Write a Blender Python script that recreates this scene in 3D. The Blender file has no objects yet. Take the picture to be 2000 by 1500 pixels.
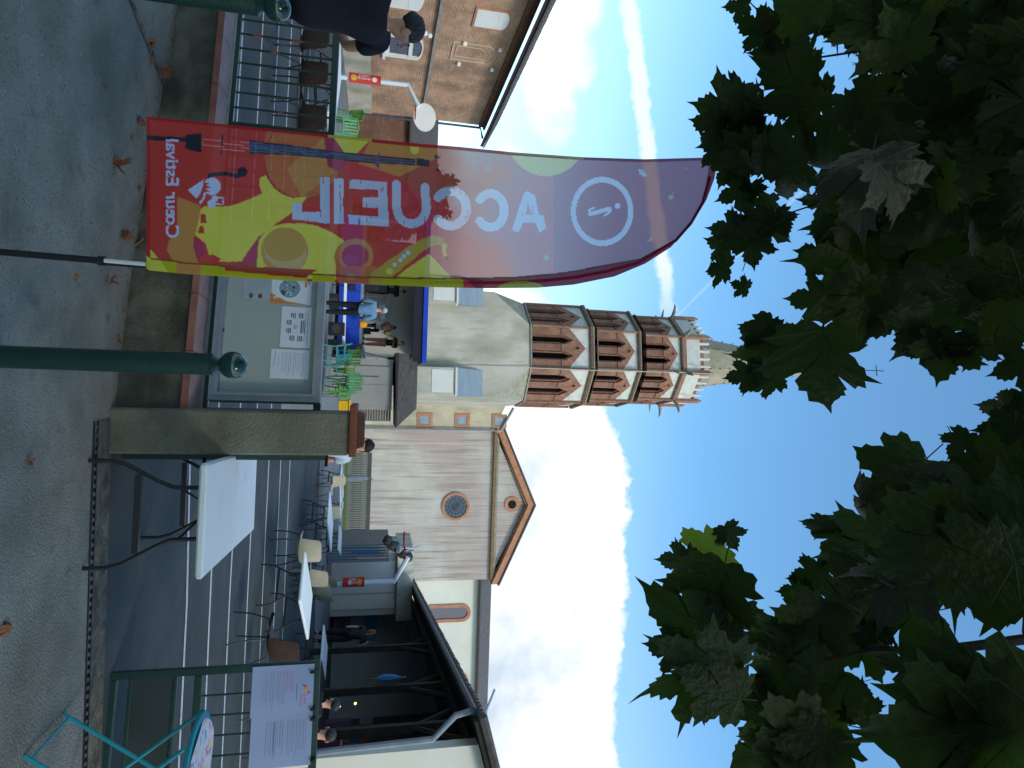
import bpy, bmesh, math, random
import numpy as np
from mathutils import Vector, Matrix
random.seed(7); rng=np.random.default_rng(7)
C=bpy.context.scene
# ---------------------------------------------------------------- camera (held on its side, world up points to image right)
F=1250.;TH=math.atan(265/1250.);RO=math.atan(.033);H=1.62
ct,st=math.cos(TH),math.sin(TH);cr,sr=math.cos(RO),math.sin(RO)
def ray(x,y):
    u=y-750.;w=x-1000.
    a=u*cr-w*sr;b=w*cr+u*sr
    return (a,F*ct-b*st,F*st+b*ct)
def aY(x,y,Y):
    d=ray(x,y);t=Y/d[1];return Vector((d[0]*t,Y,H+d[2]*t))
def aX(x,y,X):
    d=ray(x,y);t=X/d[0];return Vector((X,d[1]*t,H+d[2]*t))
def aZ(x,y,Z):
    d=ray(x,y);t=(Z-H)/d[2];return Vector((d[0]*t,d[1]*t,Z))
def aD(x,y,D):
    d=Vector(ray(x,y)).normalized();return Vector((0,0,H))+d*D
def proj(p):
    z=p[2]-H;zc=p[1]*ct+z*st;b=-p[1]*st+z*ct
    if zc<.05: return (9999,9999)
    a=p[0]/zc*F;b=b/zc*F
    return (-a*sr+b*cr+1000,a*cr+b*sr+750)
cam=bpy.data.cameras.new('camera');co=bpy.data.objects.new('camera',cam);C.collection.objects.link(co);C.camera=co
cam.sensor_fit='HORIZONTAL';cam.sensor_width=36;cam.lens=F/2000*36;cam.clip_start=.05;cam.clip_end=3000
R=Vector((1,0,0));U=Vector((0,-st,ct));D=Vector((0,ct,st))
Ru=R*cr+U*sr;Uw=U*cr-R*sr
m=Matrix.Identity(4)
for i,v in enumerate((Uw,-Ru,-D)):
    for j in range(3): m[j][i]=v[j]
m[2][3]=H;co.matrix_world=m
# ---------------------------------------------------------------- exposure
C.view_settings.view_transform='Standard';C.view_settings.look='None';C.view_settings.exposure=0;C.view_settings.gamma=1;C.view_settings.use_curve_mapping=False
# ---------------------------------------------------------------- sky and sun
SUN_EL=33;SUN_AZ=140   # azimuth clockwise from +Y (straight ahead)
W=bpy.data.worlds.new('World');C.world=W;W.use_nodes=True;nt=W.node_tree;N=nt.nodes;L=nt.links
for n in list(N): N.remove(n)
def nd(t,**k):
    n=N.new(t)
    for a,b in k.items(): setattr(n,a,b)
    return n
def mth(op,a,b=None,c=None,clamp=False):
    n=nd('ShaderNodeMath',operation=op,use_clamp=clamp)
    for i,v in enumerate((a,b,c)):
        if v is None: continue
        if isinstance(v,(int,float)): n.inputs[i].default_value=v
        else: L.new(v,n.inputs[i])
    return n.outputs[0]
def sstep(x,a,b):
    n=nd('ShaderNodeMapRange',interpolation_type='SMOOTHSTEP');L.new(x,n.inputs[0])
    n.inputs[1].default_value=a;n.inputs[2].default_value=b
    return n.outputs[0]
out=nd('ShaderNodeOutputWorld');bg=nd('ShaderNodeBackground');bg.inputs[1].default_value=.1
sky=nd('ShaderNodeTexSky',sky_type='NISHITA');sky.sun_disc=False
sky.sun_elevation=math.radians(SUN_EL);sky.sun_rotation=math.radians(SUN_AZ);sky.air_density=1;sky.dust_density=.6;sky.ozone_density=2.0
tc=nd('ShaderNodeTexCoord');sp=nd('ShaderNodeSeparateXYZ');L.new(tc.outputs['Generated'],sp.inputs[0])
X,Y,Z=sp.outputs
el=mth('ARCSINE',Z);az=mth('ARCTAN2',X,Y)
# noise on a flattened direction so clouds stretch towards the horizon
dz=mth('ADD',mth('ABSOLUTE',Z),.25)
cv=nd('ShaderNodeCombineXYZ');L.new(mth('DIVIDE',X,dz),cv.inputs[0]);L.new(mth('DIVIDE',Y,dz),cv.inputs[1])
def noise(vec,scale,detail=6,rough=.55):
    n=nd('ShaderNodeTexNoise');n.inputs['Scale'].default_value=scale;n.inputs['Detail'].default_value=detail;n.inputs['Roughness'].default_value=rough
    L.new(vec,n.inputs['Vector']);return n.outputs[0]
n1=noise(cv.outputs[0],1.3);n3=noise(tc.outputs['Generated'],9,5,.6);n4=noise(tc.outputs['Generated'],34,3,.6)
def azel(x,y):
    d=Vector(ray(x,y)).normalized();return math.atan2(d.x,d.y),math.asin(d.z)
# top of the big cloud bank, elevation by azimuth
pts=[azel(*p) for p in [(1010,-300),(1040,0),(1030,250),(1085,450),(1100,600),(1190,800),(1232,900),(1235,1000),(1225,1200),(1215,1350),(1205,1500),(1190,1700)]]
fc=nd('ShaderNodeFloatCurve');mr=nd('ShaderNodeMapRange');L.new(az,mr.inputs[0]);mr.inputs[1].default_value=-1.2;mr.inputs[2].default_value=1.2
L.new(mr.outputs[0],fc.inputs[1])
cu=fc.mapping.curves[0]
cu.points[0].location=(0,.45);cu.points[1].location=(1,.4)
for a,e in pts: cu.points.new((a+1.2)/2.4,e)
fc.mapping.update()
top=fc.outputs[0]
right=sstep(az,-.12,.06)
soft=mth('ADD',mth('MULTIPLY',mth('SUBTRACT',1,right),.13),.012)
dd=mth('ADD',mth('SUBTRACT',top,el),mth('ADD',mth('MULTIPLY',mth('SUBTRACT',n3,.5),mth('ADD',.06,mth('MULTIPLY',mth('SUBTRACT',1,right),.35))),mth('MULTIPLY',mth('SUBTRACT',n4,.5),.03)))
ahead=sstep(Y,.15,.4)
ddc=dd
bank=mth('MULTIPLY',mth('DIVIDE',dd,soft,clamp=True),ahead)
# scattered cloud everywhere else, out of view, added to brighten the facades
rest=mth('MULTIPLY',sstep(n1,.47,.62),mth('SUBTRACT',1,ahead))
# upper left wisp
a0,e0=azel(1095,110)
wx=mth('DIVIDE',mth('SUBTRACT',az,a0),.15);wy=mth('DIVIDE',mth('SUBTRACT',el,e0),.075)
wr=mth('ADD',mth('MULTIPLY',wx,wx),mth('MULTIPLY',wy,wy))
wisp=mth('MULTIPLY',sstep(mth('ADD',mth('MULTIPLY',wr,-1),mth('MULTIPLY',n3,2.2)),.2,1.1),.85)
# contrails: great-circle strips
def trail(p,q,wd,strength,lo,hi,side=1):
    a=Vector(ray(*p)).normalized();b=Vector(ray(*q)).normalized();n=a.cross(b).normalized()
    vn=nd('ShaderNodeVectorMath',operation='DOT_PRODUCT');L.new(tc.outputs['Generated'],vn.inputs[0]);vn.inputs[1].default_value=n
    dist=mth('ADD',mth('ABSOLUTE',vn.outputs['Value']),mth('MULTIPLY',mth('SUBTRACT',n4,.5),wd*1.5))
    core=mth('SUBTRACT',1,sstep(dist,wd*.35,wd*1.05))
    ends=mth('MULTIPLY',mth('SUBTRACT',1,sstep(az,lo,hi)),ahead)
    return mth('MULTIPLY',mth('MULTIPLY',core,ends),strength)
aend=azel(1315,640)[0]
t1=trail((1228,0),(1306,600),.0150,.66,aend-.12,aend+.05)
t2=trail((1175,180),(1150,300),.0022,.22,-.2,-.1)
t3=trail((1340,600),(1420,520),.003,.12,aend,aend+.1)
haze=mth('MULTIPLY',mth('SUBTRACT',1,sstep(el,.02,.52)),.42)
mask=mth('MAXIMUM',mth('MAXIMUM',bank,rest),mth('MAXIMUM',wisp,mth('MAXIMUM',t1,mth('MAXIMUM',t2,t3))))
mask=mth('MAXIMUM',mask,haze)
cc=nd('ShaderNodeMix',data_type='RGBA');L.new(mth('ADD',mth('MULTIPLY',mth('SUBTRACT',n3,.5),3.2),mth('SUBTRACT',1.12,mth('MULTIPLY',dd,3.9)),clamp=True),cc.inputs[0])
cc.inputs[6].default_value=(6.6,7.9,9.3,1);cc.inputs[7].default_value=(12.2,12.3,12.4,1)
sk=nd('ShaderNodeMix',data_type='RGBA',blend_type='MULTIPLY');sk.inputs[0].default_value=1;L.new(sky.outputs[0],sk.inputs[6]);sk.inputs[7].default_value=(2.05,2.95,3.05,1)
mx=nd('ShaderNodeMix',data_type='RGBA');L.new(mask,mx.inputs[0]);L.new(sk.outputs[2],mx.inputs[6]);L.new(cc.outputs[2],mx.inputs[7])
L.new(mx.outputs[2],bg.inputs[0]);L.new(bg.outputs[0],out.inputs[0])
sl=bpy.data.lights.new('sun','SUN');sl.energy=2.4;sl.angle=math.radians(12);sl.color=(1,.91,.76)
so=bpy.data.objects.new('sun',sl);C.collection.objects.link(so)
e,a=math.radians(SUN_EL),math.radians(SUN_AZ)
sd=Vector((math.sin(a)*math.cos(e),math.cos(a)*math.cos(e),math.sin(e)))
so.rotation_euler=sd.to_track_quat('Z','Y').to_euler();so.location=(0,0,60)
# ---------------------------------------------------------------- helpers
def lin(c):
    return tuple(((v/255)/12.92 if v<=10 else ((v/255+.055)/1.055)**2.4) for v in c)
MATS={}
def mat(name,col,col2=None,scale=4,rough=.85,bump=0,bscale=None,metal=0,stretch=None,contrast=(.35,.65),spec=.3,third=None,extra=None,trans=0):
    if name in MATS: return MATS[name]
    m=bpy.data.materials.new(name);m.use_nodes=True;t=m.node_tree;b=t.nodes['Principled BSDF'];MATS[name]=m
    b.inputs['Roughness'].default_value=rough;b.inputs['Metallic'].default_value=metal;b.inputs['Specular IOR Level'].default_value=spec
    b.inputs['Base Color'].default_value=(*col,1)
    tcx=t.nodes.new('ShaderNodeTexCoord');vec=tcx.outputs['Object']
    if stretch:
        mp=t.nodes.new('ShaderNodeMapping');mp.inputs['Scale'].default_value=stretch;t.links.new(vec,mp.inputs[0]);vec2=mp.outputs[0]
    else: vec2=vec
    if col2:
        n=t.nodes.new('ShaderNodeTexNoise');n.inputs['Scale'].default_value=scale;n.inputs['Detail'].default_value=7;n.inputs['Roughness'].default_value=.62;t.links.new(vec2,n.inputs[0])
        r=t.nodes.new('ShaderNodeValToRGB');r.color_ramp.elements[0].position=contrast[0];r.color_ramp.elements[1].position=contrast[1]
        r.color_ramp.elements[0].color=(*col,1);r.color_ramp.elements[1].color=(*col2,1)
        if third: e=r.color_ramp.elements.new(sum(contrast)/2);e.color=(*third,1)
        t.links.new(n.outputs[0],r.inputs[0]);o=r.outputs[0]
        for (ec,es,lo,hi,est) in ([] if not extra else extra if isinstance(extra,list) else [extra]):
            mp=t.nodes.new('ShaderNodeMapping');mp.inputs['Scale'].default_value=est;t.links.new(vec,mp.inputs[0])
            n2=t.nodes.new('ShaderNodeTexNoise');n2.inputs['Scale'].default_value=es;n2.inputs['Detail'].default_value=6;t.links.new(mp.outputs[0],n2.inputs[0])
            mr=t.nodes.new('ShaderNodeMapRange');mr.inputs[1].default_value=lo;mr.inputs[2].default_value=hi;t.links.new(n2.outputs[0],mr.inputs[0])
            mxx=t.nodes.new('ShaderNodeMix');mxx.data_type='RGBA';t.links.new(mr.outputs[0],mxx.inputs[0]);t.links.new(o,mxx.inputs[6]);mxx.inputs[7].default_value=(*ec,1);o=mxx.outputs[2]
        t.links.new(o,b.inputs['Base Color'])
    if bump:
        n=t.nodes.new('ShaderNodeTexNoise');n.inputs['Scale'].default_value=bscale or scale*6;n.inputs['Detail'].default_value=5;t.links.new(vec2,n.inputs[0])
        bp=t.nodes.new('ShaderNodeBump');bp.inputs['Strength'].default_value=bump;bp.inputs['Distance'].default_value=.02;t.links.new(n.outputs[0],bp.inputs['Height']);t.links.new(bp.outputs[0],b.inputs['Normal'])
    return m
def brickmat(name,c1,c2,mortar,sx,axis,stain=None,size=.5):
    m=bpy.data.materials.new(name);m.use_nodes=True;t=m.node_tree;b=t.nodes['Principled BSDF'];b.inputs['Roughness'].default_value=.9
    tcx=t.nodes.new('ShaderNodeTexCoord');s=t.nodes.new('ShaderNodeSeparateXYZ');t.links.new(tcx.outputs['Object'],s.inputs[0])
    cb=t.nodes.new('ShaderNodeCombineXYZ');t.links.new(s.outputs[axis],cb.inputs[0]);t.links.new(s.outputs[2],cb.inputs[1])
    br=t.nodes.new('ShaderNodeTexBrick');t.links.new(cb.outputs[0],br.inputs[0]);br.inputs['Scale'].default_value=sx
    br.inputs['Color1'].default_value=(*c1,1);br.inputs['Color2'].default_value=(*c2,1);br.inputs['Mortar'].default_value=(*mortar,1)
    br.inputs['Mortar Size'].default_value=.018;br.inputs['Brick Width'].default_value=.62;br.inputs['Row Height'].default_value=.16;br.inputs['Bias'].default_value=-.2
    n=t.nodes.new('ShaderNodeTexNoise');n.inputs['Scale'].default_value=.8;n.inputs['Detail'].default_value=8;n.inputs['Roughness'].default_value=.7;t.links.new(tcx.outputs['Object'],n.inputs[0])
    r=t.nodes.new('ShaderNodeValToRGB');r.color_ramp.elements[0].position=.38;r.color_ramp.elements[1].position=.62
    r.color_ramp.elements[0].color=(.62,.6,.58,1);r.color_ramp.elements[1].color=(1.25,1.15,1.05,1);t.links.new(n.outputs[0],r.inputs[0])
    mu=t.nodes.new('ShaderNodeMix');mu.data_type='RGBA';mu.blend_type='MULTIPLY';mu.inputs[0].default_value=1;t.links.new(br.outputs[0],mu.inputs[6]);t.links.new(r.outputs[0],mu.inputs[7])
    t.links.new(mu.outputs[2],b.inputs['Base Color'])
    bp=t.nodes.new('ShaderNodeBump');bp.inputs['Strength'].default_value=.5;bp.inputs['Distance'].default_value=.01;bp.invert=True;t.links.new(br.outputs['Fac'],bp.inputs['Height']);t.links.new(bp.outputs[0],b.inputs['Normal'])
    MATS[name]=m;return m
def link(o): C.collection.objects.link(o);return o
def tag(o,label=None,cat=None,group=None,kind=None):
    if label: o['label']=label
    if cat: o['category']=cat
    if group: o['group']=group
    if kind: o['kind']=kind
    return o
def thing(name,label,cat,loc=(0,0,0),group=None,rz=0):
    o=bpy.data.objects.new(name,None);link(o);o.location=loc;o.rotation_euler.z=rz;o.empty_display_size=.2
    return tag(o,label,cat,group)
def off(p):
    v=Vector((0,0,0))
    while p is not None: v+=p.location;p=p.parent
    return v
class M:
    def __init__(s): s.v=[];s.f=[];s.mi=[];s.cur=0
    def add(s,vs,fs):
        n=len(s.v);s.v+=[tuple(v) for v in vs];s.f+=[tuple(i+n for i in f) for f in fs];s.mi+=[s.cur]*len(fs);return s
    def box(s,x0,x1,y0,y1,z0,z1):
        return s.add([(x0,y0,z0),(x1,y0,z0),(x1,y1,z0),(x0,y1,z0),(x0,y0,z1),(x1,y0,z1),(x1,y1,z1),(x0,y1,z1)],[(0,3,2,1),(4,5,6,7),(0,1,5,4),(1,2,6,5),(2,3,7,6),(3,0,4,7)])
    def bbox(s,x0,x1,y0,y1,z0,z1,b=.01):
        # box with chamfered vertical and top edges
        def ring(i,z): return [(x0+i+b,y0+i,z),(x1-i-b,y0+i,z),(x1-i,y0+i+b,z),(x1-i,y1-i-b,z),(x1-i-b,y1-i,z),(x0+i+b,y1-i,z),(x0+i,y1-i-b,z),(x0+i,y0+i+b,z)]
        vs=ring(b,z0)+ring(0,z0+b)+ring(0,z1-b)+ring(b,z1);fs=[tuple(range(7,-1,-1)),tuple(range(24,32))]
        for k in range(3):
            for i in range(8): fs.append((k*8+i,k*8+(i+1)%8,k*8+8+(i+1)%8,k*8+8+i))
        return s.add(vs,fs)
    def ob(s,c,sz,rz=0,rx=0,ry=0):
        mt=Matrix.Translation(c)@Matrix.Rotation(rz,4,'Z')@Matrix.Rotation(ry,4,'Y')@Matrix.Rotation(rx,4,'X')
        t=M().box(-sz[0]/2,sz[0]/2,-sz[1]/2,sz[1]/2,-sz[2]/2,sz[2]/2)
        return s.add([mt@Vector(v) for v in t.v],t.f)
    def tube(s,pts,r,n=8,cap=True):
        pts=[Vector(p) for p in pts];rs=r if isinstance(r,(list,tuple)) else [r]*len(pts);vs=[];fs=[]
        prev=None
        for i,p in enumerate(pts):
            d=(pts[min(i+1,len(pts)-1)]-pts[max(i-1,0)]).normalized()
            if prev is None: a=d.orthogonal().normalized()
            else:
                a=(prev-d*prev.dot(d));a=a.normalized() if a.length>1e-5 else d.orthogonal().normalized()
            prev=a;b=d.cross(a)
            for k in range(n):
                t=2*math.pi*k/n;vs.append(p+(a*math.cos(t)+b*math.sin(t))*rs[i])
        for i in range(len(pts)-1):
            for k in range(n): fs.append((i*n+k,i*n+(k+1)%n,(i+1)*n+(k+1)%n,(i+1)*n+k))
        if cap: fs.append(tuple(range(n-1,-1,-1)));fs.append(tuple(range((len(pts)-1)*n,len(pts)*n)))
        return s.add(vs,fs)
    def lathe(s,prof,c=(0,0,0),n=16):
        vs=[];fs=[]
        for r,z in prof:
            for k in range(n):
                t=2*math.pi*k/n;vs.append((c[0]+r*math.cos(t),c[1]+r*math.sin(t),c[2]+z))
        for i in range(len(prof)-1):
            for k in range(n): fs.append((i*n+k,i*n+(k+1)%n,(i+1)*n+(k+1)%n,(i+1)*n+k))
        fs.append(tuple(range(n-1,-1,-1)));fs.append(tuple(range((len(prof)-1)*n,len(prof)*n)))
        return s.add(vs,fs)
    def ext(s,poly,vec):
        n=len(poly);vec=Vector(vec);a=[Vector(p) for p in poly];b=[p+vec for p in a]
        return s.add(a+b,[tuple(range(n)),tuple(range(2*n-1,n-1,-1))]+[(i,i+n,(i+1)%n+n,(i+1)%n) for i in range(n)])
    def xz(s,poly,y0,y1): return s.ext([(x,y0,z) for x,z in poly],(0,y1-y0,0))
    def yz(s,poly,x0,x1): return s.ext([(x0,y,z) for y,z in poly],(x1-x0,0,0))
    def frame(s,outer,inner,vec):
        # band between two loops with the same number of points, extruded
        n=len(outer);vec=Vector(vec);o=[Vector(p) for p in outer];i_=[Vector(p) for p in inner]
        vs=o+i_+[p+vec for p in o]+[p+vec for p in i_];fs=[]
        for k in range(n):
            j=(k+1)%n
            fs+=[(k,j,n+j,n+k),(2*n+k,3*n+k,3*n+j,2*n+j),(k,2*n+k,2*n+j,j),(n+k,n+j,3*n+j,3*n+k)]
        return s.add(vs,fs)
    def build(s,name,mt,parent=None,smooth=False,local=False):
        me=bpy.data.meshes.new(name);o_=Vector((0,0,0)) if local or parent is None else off(parent)
        me.from_pydata([tuple(Vector(v)-o_) for v in s.v],[],s.f)
        for q in (mt if isinstance(mt,(list,tuple)) else [mt]): me.materials.append(q)
        if isinstance(mt,(list,tuple)): me.polygons.foreach_set('material_index',s.mi)
        bm=bmesh.new();bm.from_mesh(me);bmesh.ops.recalc_face_normals(bm,faces=bm.faces);bm.to_mesh(me);bm.free()
        if smooth:
            me.polygons.foreach_set('use_smooth',[True]*len(me.polygons))
            try: me.set_sharp_from_angle(angle=math.radians(40))
            except Exception: pass
        o=bpy.data.objects.new(name,me);link(o)
        if parent is not None: o.parent=parent
        return o
def dup(root,loc=None,rz=None,label=None,group=None):
    r=root.copy();link(r)
    if loc is not None: r.location=loc
    if rz is not None: r.rotation_euler.z=rz
    if label: r['label']=label
    if group: r['group']=group
    for ch in root.children:
        c=ch.copy();link(c);c.parent=r
        for g in ch.children:
            d=g.copy();link(d);d.parent=c
    return r
def clone(o,parent,loc=None,rz=None):
    c=o.copy();link(c);c.parent=parent
    if loc is not None: c.location=loc
    if rz is not None: c.rotation_euler.z=rz
    return c
# ---------------------------------------------------------------- materials
concrete=mat('pavement_concrete',(.165,.172,.160),(.265,.270,.25),2.2,.9,.9,70,third=(.215,.222,.206),extra=[((.115,.118,.095),.9,.52,.74,(1,1,1)),((.065,.066,.062),95,.60,.66,(1,1,1)),((.40,.41,.40),70,.66,.72,(1,1,1)),((.10,.105,.10),7,.60,.80,(1,1,1))])
asphalt=mat('courtyard_asphalt',(.028,.040,.048),(.048,.061,.070),1.3,.8,.5,90,extra=[((.024,.031,.036),.5,.5,.75,(1,1,1)),((.10,.115,.125),60,.66,.72,(1,1,1)),((.075,.06,.06),1.1,.66,.74,(1,1,1))])
wallc=mat('dark_wall_concrete',(.045,.042,.032),(.125,.115,.09),3.5,.95,.7,40,extra=((.02,.022,.014),1.6,.45,.7,(1,1,2.5)))  # dark mottled tone over the whole wall face
pillarc=mat('pillar_concrete',(.12,.115,.09),(.21,.20,.16),4,.95,.7,60,extra=((.07,.07,.05),2,.5,.75,(1,1,1)))
redlip=mat('red_coping',(.21,.075,.055),(.28,.115,.09),6,.8,.3)
pinktop=mat('pink_coping_top',(.26,.18,.185),(.32,.245,.25),5,.8,.3)
greytop=mat('grey_coping_top',(.17,.19,.19),(.24,.26,.26),8,.85,.4)
green=mat('dark_green_paint',(.004,.026,.022),(.007,.038,.031),3,.34,.12,40,spec=.5,extra=[((.06,.05,.04),26,.70,.73,(1,1,.6))])
rust=mat('orange_primer',(.35,.09,.05),(.22,.06,.04),20,.8)
white=mat('white_plastic',(.60,.66,.70),(.64,.70,.74),2,.45,extra=[((.46,.50,.52),3,.60,.78,(1,1,1)),((.40,.42,.42),40,.72,.76,(1,.25,1))])
whiteedge=mat('white_plastic_edge',(.45,.46,.5),(.52,.53,.56),2,.5)
steel=mat('dark_steel_tube',(.018,.02,.026),None,1,.45,metal=.3,spec=.5)
alu=mat('grey_aluminium',(.22,.25,.30),(.28,.31,.36),5,.4,metal=.3)
black=mat('black_matt',(.01,.011,.014),None,1,.6)
brownwood=mat('brown_plywood',(.024,.013,.010),(.042,.023,.016),12,.5)
beige=mat('beige_shell',(.34,.32,.25),(.40,.37,.29),6,.55)
line=mat('painted_white_line',(.42,.46,.52),(.22,.25,.28),26,.8,contrast=(.45,.7))
grass=mat('grass',(.06,.10,.02),(.10,.14,.035),10,.95)
plaster=mat('weathered_plaster',(.42,.385,.325),(.52,.485,.42),.6,.92,.35,7,extra=[((.30,.285,.225),.5,.46,.72,(1,1,.35)),((.34,.31,.24),2.4,.52,.75,(1.4,1.4,.3)),((.20,.22,.12),.33,.60,.78,(1,1,.5))])
plasterw=mat('pale_plaster_panel',(.58,.57,.53),(.64,.63,.59),1,.92)
plasterb=mat('beige_plaster',(.42,.37,.27),(.50,.45,.34),1.1,.92,extra=((.30,.27,.19),.9,.5,.7,(1,1,.4)))
streaked=mat('streaked_church_plaster',(.40,.37,.33),(.50,.475,.43),.5,.92,.3,9,extra=[((.38,.31,.285),.16,.42,.60,(1,1,1.6)),((.27,.20,.18),1.5,.50,.72,(3.2,1,.13)),((.50,.48,.44),2.2,.55,.8,(4,1,.09)),((.20,.16,.145),2.6,.62,.74,(3.5,1,.05))])
creamw=mat('cream_render',(.60,.58,.50),(.66,.64,.57),.5,.9)
tbrick=brickmat('tower_brick',(.215,.10,.068),(.285,.145,.10),(.27,.19,.145),2.2,0)
tbrick2=mat('tower_brick_plain',(.20,.09,.06),(.31,.165,.11),2.5,.9,.5,14,third=(.25,.12,.08),extra=[((.24,.19,.15),1.2,.5,.72,(1,1,.4)),((.13,.10,.08),6,.6,.7,(1,1,.6))])
tplast=mat('spandrel_plaster',(.46,.455,.42),(.58,.575,.54),1.8,.9,extra=((.33,.33,.30),2.2,.55,.75,(1,1,.4)))
slate=mat('blue_grey_slate',(.17,.22,.28),(.22,.28,.34),1.5,.7,stretch=(.3,.3,4))
stone=mat('spire_stone',(.27,.23,.17),(.36,.31,.235),1.4,.9,.3,20,extra=((.2,.2,.14),.8,.5,.7,(1,1,1)))
mossy=mat('mossy_ledge',(.19,.19,.14),(.29,.28,.22),3,.95,.3)
dark=mat('opening_shade',(.008,.008,.010),None,1,.9)  # near-black colour stands for the shade inside holes
glassb=mat('dark_window_glass',(.05,.06,.09),(.09,.10,.15),6,.3,spec=.5)
glassl=mat('light_window_glass',(.20,.24,.30),(.28,.32,.38),3,.25,spec=.5)
bframe=mat('orange_brick_frame',(.36,.16,.09),(.46,.23,.14),3,.9,.3,20)
tiler=mat('brown_tile',(.055,.05,.05),(.10,.085,.08),6,.9,.6,30)
tiles=mat('roof_tile_grey',(.07,.065,.068),(.13,.12,.12),4,.9,.6,30)
corn=mat('brick_cornice',(.22,.105,.075),(.29,.15,.105),3,.9,.3)
corn2=mat('ochre_moulding',(.17,.10,.05),(.24,.15,.08),3,.9,.3)
zinc=mat('zinc_gutter',(.16,.19,.22),(.22,.25,.29),3,.5,metal=.2)
zincd=mat('dark_gutter',(.04,.05,.07),(.06,.07,.09),3,.5)
skin=mat('skin',(.42,.20,.14),(.48,.25,.18),6,.6)
navy=mat('black_navy_cotton',(.010,.010,.018),(.016,.016,.026),5,.9)
hairb=mat('dark_hair',(.010,.010,.013),(.045,.045,.055),60,.7,stretch=(1,1,.3))
def aPl(x,y,p0,n):
    d=Vector(ray(x,y));o=Vector((0,0,H));n=Vector(n);t=(Vector(p0)-o).dot(n)/d.dot(n);return o+d*t
def struct(mm,name,mt): o=mm.build(name,mt);o['kind']='structure';return o
# ================================================================ GROUND
def gz(x,y):
    t=min(max((-.45-x)/2.6,0),1);t=t*t*(3-2*t);f=min(max((y-1.5)/3.0,0),1)
    return .10*t*f+(-.03*max(0,(2.6-y)))
mm=M();nx,ny=56,36;xs=[-9+18*i/(nx-1) for i in range(nx)]
for j in range(ny):
    for x in xs:
        yb=4.5-.22*(x-.25)+.1 if x<.3 else 4.20;y=-4+(yb+4)*j/(ny-1)
        mm.v.append((x,y,gz(x,y)+random.uniform(-.0015,.0015)))
for j in range(ny-1):
    for i in range(nx-1): mm.f.append((j*nx+i,j*nx+i+1,(j+1)*nx+i+1,(j+1)*nx+i));mm.mi.append(0)
o=struct(mm,'pavement',concrete)
for p in o.data.polygons: p.use_smooth=True
struct(M().add([(-900,-900,-.12),(900,-900,-.12),(900,1600,-.12),(-900,1600,-.12)],[(0,1,2,3)]),'ground',mat('distant_ground',(.10,.11,.08),(.14,.14,.11),.02,.95))
struct(M().add([(.3,4.46,0),(40,4.46,0),(40,24,0),(-40,24,0),(-40,13.5,0),(.3,4.62,0)],[(0,1,2,3,4,5)]),'courtyard_asphalt',asphalt)
struct(M().add([(-40,20.5,.004),(40,20.5,.004),(40,60,.004),(-40,60,.004)],[(0,1,2,3)]),'far_paving',mat('far_paving',(.13,.15,.165),(.17,.19,.20),.7,.85,.2,30))
struct(M().box(.3,9,4.245,4.455,-.05,.006),'threshold_band',mat('rough_concrete_band',(.05,.05,.042),(.15,.145,.125),9,.95,.8,60))
# slotted drain
dr=thing('drain_grating','black slotted drain grating running across the gateway threshold','drain',(0,0,0))
MM=M().box(.3,9,4.190,4.198,-.05,.010).box(.3,9,4.238,4.2445,-.05,.010);MM.build('edge_rail',steel,dr)
mm=M();x=.32
while x<4.2: mm.add([(x,4.198,.006),(x+.022,4.198,.006),(x+.03,4.238,.006),(x+.008,4.238,.006)],[(0,1,2,3)]);x+=.05
o=mm.build('grating_bars',mat('galvanised_bar',(.10,.11,.12),(.16,.16,.17),30,.6,metal=.3),dr);o['kind']='stuff'
M().add([(.3,4.198,-.03),(9,4.198,-.03),(9,4.238,-.03),(.3,4.238,-.03)],[(0,1,2,3)]).build('channel',dark,dr)
# painted lines on the courtyard
LN=[[(8,6.10),(3.53,6.19),(2.09,6.28),(.79,6.23),(-6,6.75)],[(9,6.85),(2.31,7.15),(.32,7.25),(-3.6,7.75),(-9,8.4)],[(10,7.6),(2.63,8.09),(.36,8.35),(-4.18,8.92),(-10,9.7)],
    [(12,8.6),(3.0,9.23),(.40,9.49),(-4.81,10.19),(-11,11.0)],[(13,9.7),(3.41,10.47),(.45,10.75),(-5.45,11.49),(-12,12.4)],[(14,11.0),(.5,12.07),(-6.14,12.87),(-13,13.7)],[(15,12.2),(.55,13.37),(-13,15.2)]]
for k,pl in enumerate(LN):
    mm=M();w_=.028+.003*k
    vs=[];
    for (x,y) in pl: vs+=[(x,y-w_,.004),(x,y+w_,.004)]
    mm.add(vs,[(2*i,2*i+2,2*i+3,2*i+1) for i in range(len(pl)-1)])
    struct(mm,'painted_line',line)
# joint strip in the pavement on the left
a1=aZ(243,0,.04);a2=aZ(318,150,.08);a3=aZ(345,205,.10)
mm=M();pl=[a1+(a1-a2)*.8,a1,a2,a3];vs=[]
for p in pl: vs+=[(p.x-.035,p.y-.02,gz(p.x,p.y)+.004),(p.x+.035,p.y+.02,gz(p.x,p.y)+.006)]
mm.add(vs,[(2*i,2*i+1,2*i+3,2*i+2) for i in range(3)])
struct(mm,'pavement_joint',mat('earthy_joint',(.05,.035,.028),(.20,.155,.13),14,.95,.5,60,contrast=(.4,.6)))
# grass strip in front of the church
struct(M().box(2.4,9.2,37.6,39.6,0,.12),'grass_strip',grass)
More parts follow.
